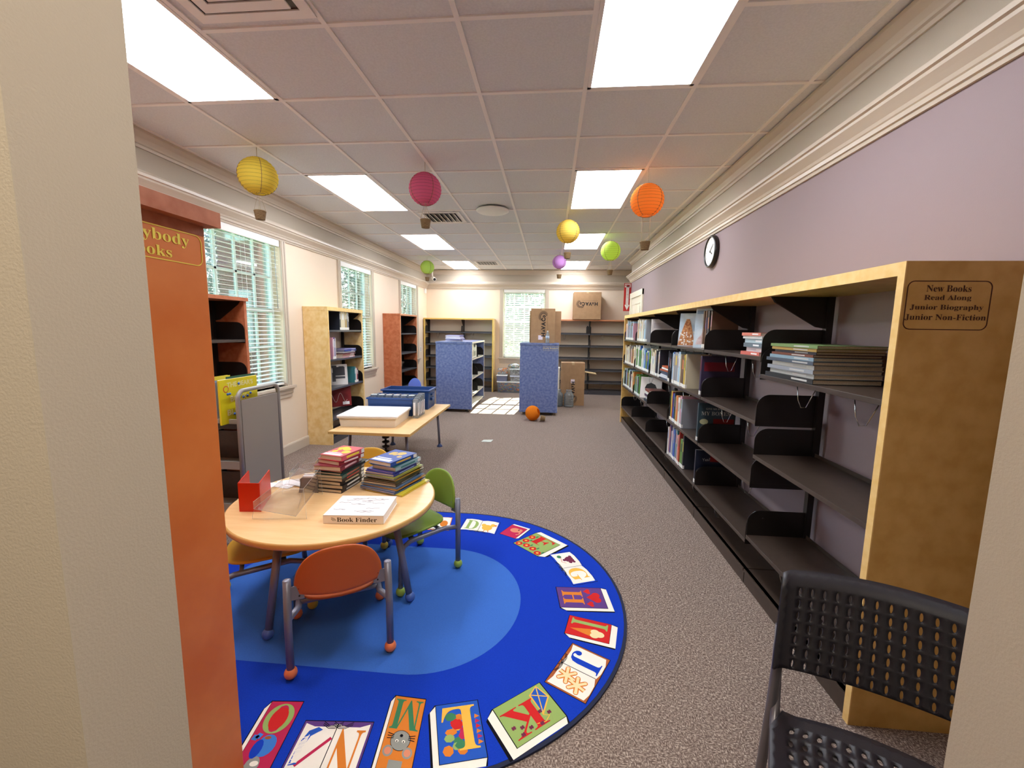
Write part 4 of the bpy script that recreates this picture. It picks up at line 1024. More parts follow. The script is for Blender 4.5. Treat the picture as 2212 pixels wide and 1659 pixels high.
p = Page((1030.8, 1512.8), (941.4, 1525.3), (1052.7, 1635.5)); p.closed('b', th=.11)
for i in range(9):
    an = i*.7; p.ell(.3+.3*abs(math.sin(an)), .2+.08*i, .11, .07, ['dg', 'o', 'r', 'y', 'm', 'o', 'dg', 'g', 'o'][i], 4, 7)
for i in range(6): p.poly([(.12, .25+.09*i), (.02, .3+.09*i), (.14, .33+.09*i)], ['o', 'm', 'r', 'o', 'm', 'o'][i], 4)
p.ell(.68, .25, .14, .08, 'dg', 5, 7); p.ell(.55, .4, .15, .1, 'r', 5, 6); p.ell(.7, .52, .14, .06, 'o', 5, 7); p.ell(.45, .6, .1, .07, 'm', 5, 6); p.ell(.75, .62, .12, .07, 'g', 5, 7); p.ell(.8, .82, .12, .09, 'o', 5, 7); p.ell(.5, .75, .15, .07, 'dg', 5, 7)
p.letter('L', .10, .07, .90, .84, 'y', 6)
p = Page((919.6, 1511.7), (856, 1503.4), (889.4, 1659), 1.12); p.closed('o', th=.06); p.letter('M', .05, .04, .95, .46, 'dg')
p.ell(.5, .60, .30, .13, 'k', 4, 24); p.ell(.5, .60, .285, .123, 'gr', 5, 24); p.ell(.22, .74, .15, .07, 'gr', 4, 20); p.ell(.80, .74, .15, .07, 'gr', 4, 20); p.ell(.22, .74, .10, .045, 's', 5, 20); p.ell(.80, .74, .10, .045, 's', 5, 20)
p.ell(.40, .61, .05, .018, 'w', 6, 12); p.ell(.60, .61, .05, .018, 'w', 6, 12); p.ell(.40, .615, .02, .012, 'k', 7, 8); p.ell(.60, .615, .02, .012, 'k', 7, 8); p.ell(.5, .54, .05, .02, 'k', 6, 10)
for s_ in (-1, 1):
    for j in range(3): p.line([(.5+s_*.22, .54+.02*j), (.5+s_*.42, .52+.035*j)], .003, 'k', 5)
p.rect(.3, .84, .7, .98, 'gr', 4)
p = Page((801.1, 1565.3), (662.8, 1562), (768.6, 1659), 1.6); p.opened('p'); p.letter('N', .04, .08, .46, .82, 'o')
p.line([(.52, .22), (.88, .62)], .012, 'm', 4); p.poly([(.70, .10), (.78, .06), (.90, .12), (.96, .3), (.97, .62), (.86, .60), (.88, .36), (.84, .2), (.76, .14)], 'b', 5)
for i in range(7): p.line([(.86, .2+.06*i), (.965, .24+.06*i)], .003, 'w', 6); p.line([(.87+.015*i, .18+.02*i), (.87+.012*i, .58)], .003, 'w', 6)
p = Page((655.4, 1516.5), (588.7, 1515.7), (583, 1659), 1.25); p.closed('m', th=.08); p.letter('O', .08, .03, .92, .42, 'g')
p.ell(.5, .23, .26, .15, 'r', 5, 20); p.ell(.45, .56, .28, .13, 'lb', 5, 16); p.ell(.66, .60, .15, .11, 'db', 6, 14); p.ell(.55, .78, .2, .1, 'gr', 5, 14); p.ell(.5, .76, .12, .03, 'w', 6, 12); p.ell(.5, .47, .1, .02, 'br', 6, 10); p.line([(.72, .46), (.86, .44), (.9, .5)], .02, 'lb', 5)
rg = rug.build('alphabet_rug', rugm); tag(rg, 'blue alphabet rug with picture-book letters around its border', 'rug')
rg.data.validate()

# ---------------------------------------------------------------- round table
TZ = .525; TC = Vector((-1.153, 2.166)); TR = .53
t = thing('round_table', 'low round maple kids table standing on the alphabet rug', 'table', (TC.x, TC.y, 0))
pr = [(1e-4, TZ-.032), (TR-.012, TZ-.032), (TR-.002, TZ-.028), (TR, TZ-.02), (TR, TZ-.006), (TR-.003, TZ-.0015), (TR-.007, TZ)]
m_ = MB(); m_.lathe(pr, 72, 1, None, True, False, False); m_.lathe([(TR-.007, TZ), (1e-4, TZ)], 72, 0, None, False, False, False)
m_.build('tabletop', [BEIGM, TEDGE], t)
for (fx, fy) in ((-.713, 2.056), (-1.277, 1.713), (-1.043, 2.606), (-1.611, 2.269)):
    d = Vector((fx-TC.x, fy-TC.y)); q = d*.80
    l = MB().tube([(q.x, q.y, TZ-.034), (d.x*.99, d.y*.99, .05)], [.019, .017], 16).box((-.035, -.035, TZ-.038), (.035, .035, TZ-.032), 0, T((q.x, q.y, 0))); lo = l.build('leg', LEGM, t)
    MB().ball((d.x, d.y, .0385), .026).build('ball_foot', M('blue_ball_foot', '#4a68b0', .35), lo)

# ---------------------------------------------------------------- kids chairs
def weld(o):
    bm = bmesh.new(); bm.from_mesh(o.data); bmesh.ops.remove_doubles(bm, verts=bm.verts, dist=.0001); bm.to_mesh(o.data); bm.free()
def kid_chair(name_c, label, centre, fwd, colh, footc, group='kids chairs at the round table'):
    """local: y forward, x right; posts at the rear corners"""
    ang = math.atan2(fwd[1], fwd[0])-PI/2
    t = thing('kids_chair', label, 'chair', (centre[0], centre[1], .011), ang, group)
    col_ = M('chair_shell_'+name_c, colh, .45, bump=.3, bscale=500); foot = M('ball_foot_'+name_c, footc, .35)
    hw, hd, sz = .20, .20, .305
    # back shell: half disc outline with curved lower edge, wrapped around the sitter
    n = 40; out = []
    for i in range(n+1):
        a = PI*i/n; out.append((math.copysign(.172*abs(math.cos(a))**.82, math.cos(a)), .372+.192*max(math.sin(a), 0)**.82))
    low = [(-.172+.344*i/16, .372-.022*math.sin(PI*i/16)**.7) for i in range(1, 16)]
    outline = out+low
    v = []; rings = 7; f = []
    cz = .455
    for k in range(rings+1):
        s_ = k/rings
        for (x, z) in outline:
            xx, zz = x*s_, cz+(z-cz)*s_
            v.append((xx, -hd+.005-.030*(1-(xx/.172)**2)-.10*(zz-.40), zz))
    m_ = len(outline)
    for k in range(rings):
        for i in range(m_): f.append((k*m_+i, k*m_+(i+1) % m_, (k+1)*m_+(i+1) % m_, (k+1)*m_+i))
    bk = MB().add(v, f, 0, None, True).build('backrest', col_, t, solid=.011, offset=0); bk.modifiers.new('b', 'BEVEL').width = .003; weld(bk)
    def seat(u, w_):
        a = 2*PI*u; r = w_
        ex = .175*math.copysign(abs(math.cos(a))**.65, math.cos(a))*r; ey = .18*math.copysign(abs(math.sin(a))**.65, math.sin(a))*r
        return (ex, ey+.01, sz-.012+.016*(ex/.175)**2*1.2+(.010 if ey < 0 else -.014)*(ey/.18)**2)
    weld(MB().sheet(seat, 40, 8).build('seat', col_, t, solid=.011, offset=0))
    for s_ in (-1, 1):
        p = MB().tube([(s_*hw, -hd, .045), (s_*(hw-.0), -hd, .25), (s_*(hw-.004), -hd-.002, .435)], .0155, 16); p.ball((s_*(hw-.004), -hd-.002, .435), .0155, 0, 14, .35); lo = p.build('rear_leg', LEGM, t)
        MB().ball((s_*hw, -hd, .027), .026).build('ball_foot', foot, lo)
        q = MB().tube([(s_*hw, hd, .045), (s_*(hw-.005), hd-.01, .22), (s_*(hw-.02), hd-.035, .262), (s_*(hw-.035), hd-.09, .272), (s_*(hw-.035), -hd+.07, .265), (s_*hw, -hd, .262)], .0135, 14); lo = q.build('front_leg', LEGM, t)
        MB().ball((s_*hw, hd, .027), .026).build('ball_foot', foot, lo)
        b = MB().box((s_*.135, -hd-.004, .345), (s_*(hw-.01), -hd+.001, .405)); b.tube([(s_*.153, -hd-.006, .36), (s_*.153, -hd+.003, .36)], .004, 8, 1); b.tube([(s_*.153, -hd-.006, .392), (s_*.153, -hd+.003, .392)], .004, 8, 1); b.build('back_bracket', [LEGM, INK], t, bevel=.002)
    MB().tube([(-(hw-.035), .08, .268), (hw-.035, .08, .268)], .010, 12).tube([(-(hw-.035), -.10, .268), (hw-.035, -.10, .268)], .010, 12).box((-.05, -.02, .25), (.05, .02, .285)).build('under_seat_bar', LEGM, t)
    for s_ in (-1, 1): MB().tube([(s_*.12, .08, .262), (s_*.12, .08, .295)], .014, 10).build('rubber_bumper', BLK, t)
    return t
def ctr(a, b, c): return ((a[0]+c[0])/2, (a[1]+c[1])/2)
kid_chair('orange', 'orange kids chair with its back to us, nearest at round table', ((-1.027-.864)/2-.01, (1.51+2.053)/2), (-.477, .88), '#b85a26', '#e07848')
kid_chair('green', 'green kids chair on the right side of the round table', (-.81, 2.374), (-.62, -.785), '#7f9a35', '#9ab84e')
kid_chair('yellow', 'yellow kids chair tucked in at left of the round table', (-1.47, 1.99), (.814, .58), '#d8a637', '#c9b145')
kid_chair('yellow', 'yellow kids chair on the far side of the round table', (-1.28, 2.74), (.12, -.99), '#d8a637', '#c9b145')

# ---------------------------------------------------------------- things on the round table
t = thing('binder', 'white box binder with dark serif spine lettering on the round table', 'binder', (-1.063, 1.851, TZ), .095)
W_, D_, Hh_ = .29, .245, .042
MB().box((.003, .003, .003), (W_-.003, D_-.003, Hh_-.003)).build('page_block', PAPER, t)
c = MB().box((0, 0, 0), (W_, D_, .003)).box((0, 0, Hh_-.003), (W_, D_, Hh_)).box((0, 0, 0), (W_, .003, Hh_)).build('cover', M('binder_white', '#ece9e4', .35), t, bevel=.001)
f = MB(); text(f, 'Book Finder', T((W_*.56, -.0008, Hh_*.5)) @ RX(PI/2), w=W_*.66, h=.022, ser=True)
for r in (.010, .016, .022):
    n = 10; v = []
    for i in range(n+1):
        a = PI*.5-PI*.45*i/n
        for rr in (r-.0012, r+.0012): v.append((W_*.15+rr*math.cos(a)-.004, -.0008, Hh_*.30+rr*math.sin(a)*.8))
    f.add(v, [(2*i, 2*i+1, 2*i+3, 2*i+2) for i in range(n)])
f.build('lettering', M('dark_green_brown_ink', '#3c3326', .6), t)
f = MB(); random.seed(5)
for i in range(16):
    x = random.uniform(.02, .2); y = random.uniform(.03, .21); f.tube([(x+.012*k*random.uniform(.6, 1.4), y+.004*math.sin(k*2+i), Hh_+.0004) for k in range(6)], .0006, 4)
f.build('line_drawing', M('mauve_ink', '#8d7884', .7), t)
# red corrugated holder
t = thing('red_display_stand', 'bright red folded display holder at left of the round table', 'display stand', (-1.548, 1.928, TZ), .09)
REDP = M('red_plastic', '#c62a14', .4)
MB().box((0, 0, 0), (.108, .004, .15)).box((0, 0, 0), (.004, .20, .15), 0, RZ(.32)).box((.104, 0, 0), (.108, .22, .15), 0, T((.108, 0, 0)) @ RZ(.30) @ T((-.108, 0, 0))).build('panel', REDP, t)
# acrylic book stands
def acrylic_stand(label, loc, rz, s=1.0):
    t = thing('acrylic_stand', label, 'display stand', loc, rz)
    n = 14; D = .27*s; Hh = .20*s
    arc = [(0, 0), (D, 0), (D, .05)]
    arc = [(0, 0)]+[(D-D*math.cos(PI/2*i/n) if False else D*(1-math.cos(PI/2*i/n))*.0, 0) for i in range(0)]
    prof = [(0, 0), (.235*s, 0), (.215*s, Hh)]+[(.215*s-.215*s*math.sin(PI/2*i/n), Hh*math.cos(PI/2*i/n)*.999) for i in range(1, n)]
    for x in (0, .17*s):
        p_ = MB().prism([(x+0*a, 0) for a in ()] or prof, x, x+.003, axis='x', m=0, mside=1); p_.build('side_panel', [ACRYL, ACRE], t)
    b = MB(); b.box((0, .03, .035), (.17*s, .21*s, .038), 0); b.box((0, 0, .0), (.17*s, .003, .06), 0, T((0, .03, .03))); b.box((0, .205*s, .03), (.17*s, .208*s, Hh*.98)); b.box((0, .029, .0375), (.17*s, .032, .0395), 1); b.build('tray', [ACRYL, ACRE], t)
    return t
def acr2(label, A0, A1, B0, B1, zt):
    """two side fins (quarter arcs) joined by a tray and a sloping back; A = near fin foot points, B = far fin foot points"""
    t = thing('acrylic_stand', label, 'display stand', (A0[0], A0[1], TZ))
    o = Vector((A0[0], A0[1], 0))
    fins = []
    for (p0, p1) in ((A0, A1), (B0, B1)):
        P0, P1 = Vector((*p0, 0))-o, Vector((*p1, 0))-o; d = P1-P0; L = d.length
        prof = [(0, 0), (L, 0), (L*.96, zt)]+[(L*.96*(1-math.sin(PI/2*i/14)), zt*math.cos(PI/2*i/14)) for i in range(1, 14)]
        ang = math.atan2(d.y, d.x); X = T(P0) @ RZ(ang)
        MB().prism(prof, -.0015, .0015, 0, X, axis='y', mside=1).build('side_fin', [ACRYL, ACRE], t); fins.append((P0, d))
    (a, da), (b, db) = fins; m_ = MB()
    def q(fn, s_, z): P = (a+da*s_) if fn == 0 else (b+db*s_); return Vector((P.x, P.y, z))
    def slab(s0, z0, s1, z1):
        vs = [q(0, s0, z0), q(1, s0, z0), q(1, s1, z1), q(0, s1, z1)]; m_.add(vs+[v_+Vector((0, 0, .003)) for v_ in vs], [(0, 1, 2, 3), (7, 6, 5, 4)], 0)
        for i in range(4): j = (i+1) % 4; m_.add([vs[i], vs[j], vs[j]+Vector((0, 0, .003)), vs[i]+Vector((0, 0, .003))], [(0, 1, 2, 3)], 1)
    slab(.03, .05, .80, .012); slab(.80, .012, .96, zt-.004); slab(.03, .05, .0+.03, .085)
    m_.build('tray', [ACRYL, ACRE], t)
    return t
acr2('clear acrylic quarter-round stand at front of the round table', (-1.427, 1.858), (-1.167, 1.889), (-1.475, 2.166), (-1.254, 2.193), .155)
acr2('clear acrylic quarter-round stand behind, near the left book pile', (-1.51, 2.28), (-1.345, 2.295), (-1.56, 2.46), (-1.40, 2.48), .15)
# grey card holder with papers
t = thing('card_holder', 'grey card holder with white slips between the acrylic stands', 'card holder', (-1.40, 2.20, TZ), .1)
GM = M('gray_card', '#6c655f', .5)
m_ = MB(); m_.prism([(0, 0), (.11, 0), (.095, .085), (.015, .085)], -.001, .001, 0, T((0, 0, 0)) @ RX(-.12), axis='y'); m_.prism([(0, 0), (.11, 0), (.095, .085), (.015, .085)], -.001, .001, 0, T((0, .06, 0)) @ RX(.12), axis='y'); m_.box((.01, 0, .02), (.012, .06, .08)); m_.box((.098, 0, .02), (.1, .06, .08)); m_.build('holder_body', GM, t)
MB().box((.02, .015, .03), (.09, .03, .092)).box((.018, .034, .03), (.092, .045, .097)).build('card_stack', PAPER, t)
for i in range(5):
    b = MB().box((0, 0, 0), (.12, .075, .0012)).build('paper_slip', PAPER); b.matrix_world = T((-1.63+.02*i, 2.25+.016*i, TZ+.0008+.0014*i)) @ RZ([.3, -.2, .5, .1, -.35][i])
    tag(b, ['lowest', 'second', 'middle', 'fourth', 'topmost'][i]+' white paper slip scattered behind the grey card holder', 'paper slip', 'white slips on the round table')
# piles of books on the table
def pile(cx, cy, rz, specs, where, group):
    z = TZ+.0006
    for i, (nm, c, c2, W_, L_, th, dr, dx, dy) in enumerate(specs):
        # lying flat: width along x (spine at -x... right side), length along y
        X = T((cx+dx, cy+dy, z)) @ RZ(rz+dr)
        t = thing('book', '%s book, %s' % (nm, (ORD[i]+' from the bottom of '+where) if i < len(specs)-1 else 'topmost of '+where), 'book', (0, 0, 0), 0, group); t.matrix_world = X
        e = .0022
        m_ = MB(); m_.box((-W_/2, -L_/2, 0), (W_/2, L_/2, e)).box((-W_/2, -L_/2, th-e), (W_/2, L_/2, th)).box((W_/2-e, -L_/2, 0), (W_/2, L_/2, th))
        if th > .012: m_.box((W_/2-.0002, -L_*.3, th*.3), (W_/2+.0006, L_*.25, th*.72), 1)
        m_.box((W_/2-.0002, L_*.36, e), (W_/2+.0008, L_*.49, th-e), 2)
        m_.build('cover', [bookmat(c), bookmat(c2), SPLAB], t)
        MB().box((-W_/2+.004, -L_/2+.003, e), (W_/2-e, L_/2-.003, th-e)).build('pages', PAGES, t)
        if i == len(specs)-1:
            f = MB(); random.seed(3+i)
            for k in range(7):
                a = random.uniform(-W_*.35, W_*.3); b = random.uniform(-L_*.1, L_*.38); r = random.uniform(.012, .03)
                f.lathe([(r, 0), (r*.2, .0004), (1e-4, .0004)], 9, 0, T((a, b, th+.0002)), False, False, False)
            f.build('cover_picture', bookmat(c2), t)
            f = MB(); f.box((-W_*.45, -L_*.44, th), (W_*.35, -L_*.30, th+.0003)); f.box((-W_*.42, -L_*.26, th), (W_*.2, -L_*.2, th+.0003)); f.build('title_band', bookmat('#e4e4ee'), t)
        z += th+.0009
pile(-1.225, 2.345, -.12, [
 ('black', '#1c1a1e', '#a9a9a9', .17, .24, .020, 0, 0, 0), ('black', '#221e1e', '#d0d0d0', .165, .24, .022, .03, .003, .004), ('charcoal', '#2a2622', '#c0b090', .165, .235, .020, -.03, 0, 0), ('dark brown', '#3a2a22', '#b0392f', .165, .235, .020, .02, .004, 0),
 ('grey-green', '#48645a', '#b8433a', .165, .25, .018, .05, .004, .0), ('teal', '#336a70', '#cfd8d8', .17, .25, .012, -.02, .002, .006), ('black', '#202024', '#d8d8d8', .165, .25, .012, -.08, .02, .01), ('maroon', '#7c2b36', '#d8a8b0', .17, .22, .026, .02, .0, -.02), ('dark red', '#9a2c34', '#e8d0d0', .16, .20, .024, -.18, .01, .0), ('pink and white', '#cf5a66', '#e8d23c', .15, .20, .028, -.10, .02, .0)], 'the left table pile', 'left book pile on the round table')
pile(-.905, 2.385, -.30, [
 ('yellow', '#d8c83a', '#e8e8e8', .26, .28, .010, .0, .02, -.005), ('blue', '#3f5f9a', '#c8c8d8', .25, .29, .010, -.03, -.01, 0), ('steel blue', '#4a6a94', '#c8a040', .24, .29, .008, .02, -.012, 0), ('orange-edged', '#c7953a', '#2a2a2a', .24, .28, .007, -.02, .0, .0), ('slate blue', '#5a7290', '#ddd', .25, .28, .006, .03, -.008, 0),
 ('dark grey', '#4a4640', '#9a9a88', .22, .29, .014, .06, -.01, .01), ('brown', '#564636', '#a0a090', .22, .29, .008, .02, -.005, .008), ('dark olive', '#3f4436', '#d8d4c0', .225, .29, .007, .05, -.004, .01), ('gold', '#b8923c', '#e8e0c0', .21, .27, .010, -.02, .0, .012), ('grey', '#85857e', '#504a40', .21, .28, .007, .03, -.01, 0),
 ('lime and pink', '#a3a84c', '#c87a86', .21, .27, .007, -.04, .0, 0), ('deep blue', '#343c8c', '#8fa0d8', .20, .26, .014, .02, -.01, .0), ('violet', '#4a4a9a', '#ccc', .19, .25, .008, -.03, -.006, .0), ('white and teal', '#8fb0bc', '#2f6f78', .17, .24, .022, -.02, .01, .01), ('teal', '#2c6d72', '#d8d8d8', .165, .24, .006, .02, .0, .005), ('blue and green', '#2b4f9e', '#c9a84a', .165, .23, .024, -.06, -.006, -.008)], 'the right table pile', 'right book pile on the round table')

# ---------------------------------------------------------------- activity table with bins
AX0, AX1, AY0, AY1, AZ = -2.035, -1.255, 3.69, 5.27, .50
t = thing('activity_table', 'long low maple table with bins, left of the aisle', 'table', ((AX0+AX1)/2, (AY0+AY1)/2, 0))
hx, hy = (AX1-AX0)/2, (AY1-AY0)/2
m_ = MB().box((-hx, -hy, AZ-.026), (hx, hy, AZ-.001), 1).box((-hx+.001, -hy+.001, AZ-.001), (hx-.001, hy-.001, AZ), 0); m_.build('tabletop', [BEIGM, TEDGE], t, bevel=.004)
for sx in (-1, 1):
    for sy in (-1, 1):
        x, y = sx*(hx-.11), sy*(hy-.22)
        l = MB().tube([(x, y, AZ-.03), (x+sx*.02, y+sy*.02, .03)], .015, 12); lo = l.build('leg', LEGM, t)
        MB().lathe([(.034, 0), (.034, .008), (.018, .03), (.015, .04)], 18, 0, T((x+sx*.021, y+sy*.021, 0))).build('foot', M('blue_foot', '#3d5080', .4), lo)
b = MB(); pr = [(.012, 0)]
for i in range(9): z0 = .03+i*.048; pr += [(.012, z0), (.034, z0+.004), (.038, z0+.013), (.034, z0+.022), (.012, z0+.026)]
pr += [(.012, AZ-.03)]; b.lathe(pr, 20, 0, T((.03, -hy+.33, 0))); b.lathe([(.09, 0), (.09, .012), (.03, .02)], 24, 0, T((.03, -hy+.33, 0))); b.build('ribbed_post', BLK, t)
def tub(name, label, loc, rz, w_, d_, h_, body, tk=.93, rim=.012, lid=None, rimmat=None, extra=None):
    t = thing(name, label, 'storage tub', loc, rz)
    def ring(f, z, i=0): return [(-w_/2*f+i, -d_/2*f+i, z), (w_/2*f-i, -d_/2*f+i, z), (w_/2*f-i, d_/2*f-i, z), (-w_/2*f+i, d_/2*f-i, z)]
    v = ring(tk, 0)+ring(1, h_)+ring(1, h_, .004)+ring(tk, .004, .004); f = [(3, 2, 1, 0)]
    for k in range(3):
        for i in range(4): j = (i+1) % 4; f.append((4*k+i, 4*k+j, 4*k+4+j, 4*k+4+i))
    f.append((12, 13, 14, 15))
    MB().add(v, f).build('tub_body', body, t)
    r = MB(); z = h_
    for (a, b_, c, d2) in ((-w_/2-rim, -d_/2-rim, w_/2+rim, -d_/2+.002), (-w_/2-rim, d_/2-.002, w_/2+rim, d_/2+rim), (-w_/2-rim, -d_/2, -w_/2+.002, d_/2), (w_/2-.002, -d_/2, w_/2+rim, d_/2)): r.box((a, b_, z-.02), (c, d2, z))
    r.build('rim', rimmat or body, t, bevel=.004)
    if lid: MB().box((-w_/2-rim-.003, -d_/2-rim-.003, h_-.012), (w_/2+rim+.003, d_/2+rim+.003, h_+.010)).build('lid', lid, t, bevel=.008)
    if extra: extra(t)
    return t
tub('plastic_tub', 'white plastic tub with lid at near end of activity table', (-1.76, 4.145, AZ+.0005), .06, .56, .50, .105, M('milky_plastic', '#ddd5c6', .35), .95, lid=M('white_lid', '#efece8', .4))
CRB = M('blue_crate_plastic', '#27477e', .4)
def crate_ribs(w_, d_, h_):
    def fn(t):
        m_ = MB()
        for i in range(7): x = -w_/2*.93+w_*.93*i/6; m_.box((x-.003, -d_/2*.955-.006, .01), (x+.003, -d_/2*.955, h_-.02))
        for z in (h_*.35, h_*.68): m_.box((-w_/2*.95, -d_/2*.955-.006, z-.003), (w_/2*.95, -d_/2*.955, z+.003))
        for i in range(5): y = -d_/2*.93+d_*.93*i/4; m_.box((w_/2*.955, y-.003, .01), (w_/2*.955+.006, y+.003, h_-.02)); m_.box((-w_/2*.955-.006, y-.003, .01), (-w_/2*.955, y+.003, h_-.02))
        m_.build('rib', CRB, t)
    return fn
tub('plastic_crate', 'dark blue ribbed plastic crate in middle of the activity table', (-1.735, 4.62, AZ+.0005), .02, .50, .33, .20, CRB, .96, extra=crate_ribs(.50, .33, .20))
def big_extra(t):
    crate_ribs(.56, .30, .235)(t)
    MB().box((.27, -.06, .10), (.30, .06, .13)).box((.27, -.06, .16), (.30, .06, .18)).build('handle', CRB, t)
tub('plastic_crate', 'larger dark blue crate at the far end of activity table', (-1.70, 5.01, AZ+.0005), .02, .56, .30, .235, CRB, .95, rim=.018, extra=big_extra)
# clear hanging organiser draped inside/over the blue crate
t = thing('media_organizer', 'clear plastic divider organiser standing on and beside the blue crate', 'organiser', (-1.44, 4.50, AZ))
m_ = MB()
for i in range(6): m_.box((-.52+.085*i, -.02, .175), (-.46+.085*i, .10, .225)); m_.box((-.52+.085*i, .0, .222), (-.46+.085*i, .02, .228), 1)
m_.build('divider', [CLEARP, PAPER], t)
m_ = MB()
for i in range(5): m_.box((-.005-.004*i, -.13+.055*i, .002), (.045, -.09+.055*i, .205+.008*i)); m_.box((.0455, -.125+.055*i, .03), (.0465, -.10+.055*i, .17), 1); m_.box((-.004, -.131+.055*i, .03), (.02, -.130+.055*i, .17), 1)
m_.build('clear_case', [CLEARP, PAPER], t)

# blue chair beyond the crates
t = thing('kids_chair', 'blue kids chair beyond the crates by the rust bookcase', 'chair', (-2.33, 6.55, 0), -.5)
n = 24; pts = [(.15*math.cos(PI*i/n), .50+.15*math.sin(PI*i/n)) for i in range(n+1)]+[(-.13, .44), (.13, .44)]
MB().prism(pts, -.006, .006, 0, T((0, .18, 0)) @ RX(-.15), axis='y').build('backrest', M('chair_blue', '#5f74c8', .4), t, bevel=.003)
MB().box((-.15, -.18, .33), (.15, .15, .345)).build('seat', _M['chair_blue'], t, bevel=.006)
for x in (-.16, .16):
    for y in (-.17, .17): MB().tube([(x, y, .0), (x, y, .46 if y > 0 else .33)], .013, 10).build('leg', BLK, t)

# ---------------------------------------------------------------- grey book cart
CX1, CX0, CY0, CY1 = -2.04, -2.625, 2.61, 3.03
t = thing('book_cart', 'grey steel library book cart behind the round table', 'cart', (CX1, CY0, 0))
GT = M('gray_tube', '#9a978f', .4, metal=.2)
for k, x in enumerate((0, CX0-CX1)):
    w_ = CY1-CY0
    e = MB().box((x-.022, .02, .14), (x-.004, w_-.02, .965)).build('end_panel', GRAYP, t, bevel=.004)
    r = .06; pts = [(x-.013, .0, .10), (x-.013, .0, 1.03-r)]
    for i in range(1, 6): a = PI-PI/2*i/6; pts.append((x-.013, r+r*math.cos(a), 1.03-r+r*math.sin(a)))
    for i in range(0, 7): a = PI/2-PI/2*i/6; pts.append((x-.013, w_-r+r*math.cos(a), 1.03-r+r*math.sin(a)))
    pts.append((x-.013, w_, .10)); MB().tube(pts, .0145, 14).build('handle_tube', GT, t)
for z in (.80, .505, .20):
    MB().box((CX0-CX1, .03, z-.025), (-.022, CY1-CY0-.03, z)).box((CX0-CX1, .03, z), (-.022, .045, z+.03)).build('shelf', GT, t)
    if z < .8: MB().box((CX0-CX1, .20, z), (-.022, .212, z+.20)).build('shelf_divider', BLKS, t)
MB().box((CX0-CX1, .025, .765), (-.022, .22, .80)).build('front_lip', BLK, t)
for x in (CX0-CX1+.06, -.07):
    for y in (.05, CY1-CY0-.05): MB().tube([(x-.015, y, .05), (x+.015, y, .05)], .05, 18).box((x-.006, y-.01, .05), (x+.006, y+.01, .18)).build('caster', BLK, t)
# books on the cart: the last one shows its yellow cover to the aisle (+X)
cz = .8005
for i, (nm, c, c2, th, dp, ht) in enumerate([('white', '#d8d8d8', '#3d3d46', .02, .26, .27), ('grey', '#8c8f96', '#dcdcdc', .02, .27, .28), ('yellow', '#cfc03a', '#f0ece0', .02, .27, .30), ('white', '#dfdfe2', '#40404a', .05, .26, .26), ('slate blue', '#7287a0', '#d8d8d8', .02, .28, .285), ('grey', '#9a9ea4', '#555', .018, .28, .28)]):
    X = T((-2.40+.026*i+(.03 if i > 3 else 0), 2.63, cz)) @ RZ(PI/2) @ T((0, -th, 0))
    book('%s-spined picture book on cart top shelf, %s from the left' % (nm, ORD[i]), X, th, dp, ht, c, c2, 'picture books on the cart')
X = T((-2.14, 2.62, cz)) @ RZ(PI/2)
t2 = thing('picture_book', 'large yellow board book facing out on top of the grey cart', 'book'); t2.matrix_world = T((-2.15, 2.578, cz)) @ RZ(PI/2)
YB = M('yellow_cover', '#e2d31f', .35)
MB().box((0, 0, 0), (.36, .014, .30)).build('cover', YB, t2, bevel=.002)
MB().box((.003, .002, .003), (.358, .012, .302)).build('pages', PAGES, t2)
f = MB()
text(f, 'THE BEAR\'S', T((.19, -.001, .262)) @ RX(PI/2), w=.25, h=.035, bold=.02)
text(f, 'BOOK', T((.17, -.001, .165)) @ RX(PI/2), w=.16, h=.04, bold=.02)
text(f, 'BLUE', T((.13, -.001, .075)) @ RX(PI/2), w=.15, h=.04, bold=.02)
f.build('title', M('cream_title', '#efe6a8', .5), t2)
f = MB(); f.lathe([(.024, 0), (.018, .001)], 20, 0, T((.055, 0, .235)) @ RX(PI/2), False, False, False); f.build('seal_ring', M('orange_seal', '#c9502c', .5), t2)
f = MB()
for i in range(11): f.ball((random.uniform(.02, .34), -.0005, random.uniform(.03, .28)), .009, 0, 8, 1, None)
f.build('berry_picture', M('berry_blue', '#3f62a8', .5), t2)
book('dark green picture book behind the yellow one on the cart', T((-2.168, 2.66, cz)) @ RZ(PI/2) @ T((0, -.012, 0)), .012, .27, .315, '#2f5e46', '#2f5e46', 'picture books on the cart')

# ---------------------------------------------------------------- black perforated chair in the right foreground
def holed(mb, fn, nu, nv, ru, rv, skip=None, k=16):
    for j in range(nv):
        for i in range(nu):
            u0, u1, v0, v1 = i/nu, (i+1)/nu, j/nv, (j+1)/nv
            cu_, cv = (u0+u1)/2, (v0+v1)/2
            du, dv = (u1-u0), (v1-v0); out = []; inn = []
            for q_ in range(k):
                a = 2*PI*q_/k; c, s_ = math.cos(a), math.sin(a); m_ = max(abs(c), abs(s_))
                out.append(fn(cu_+du/2*c/m_, cv+dv/2*s_/m_)); inn.append(fn(cu_+du*ru*c, cv+dv*rv*s_))
            if skip and skip(cu_, cv): mb.add(out+[fn(cu_, cv)], [(q_, (q_+1) % k, k) for q_ in range(k)], 0, None, True)
            else: mb.add(out+inn, [(q_, (q_+1) % k, k+(q_+1) % k, k+q_) for q_ in range(k)], 0, None, True)
t = thing('stacking_chair', 'black perforated stacking chair at right, beside the doorway', 'chair')
ca = Vector((.61, 1.095, 0)); cdir = Vector((.90, -.436, 0)).normalized(); cfw = Vector((-.436, -.90, 0)).normalized()
WC = .47
org = ca+cdir*WC/2
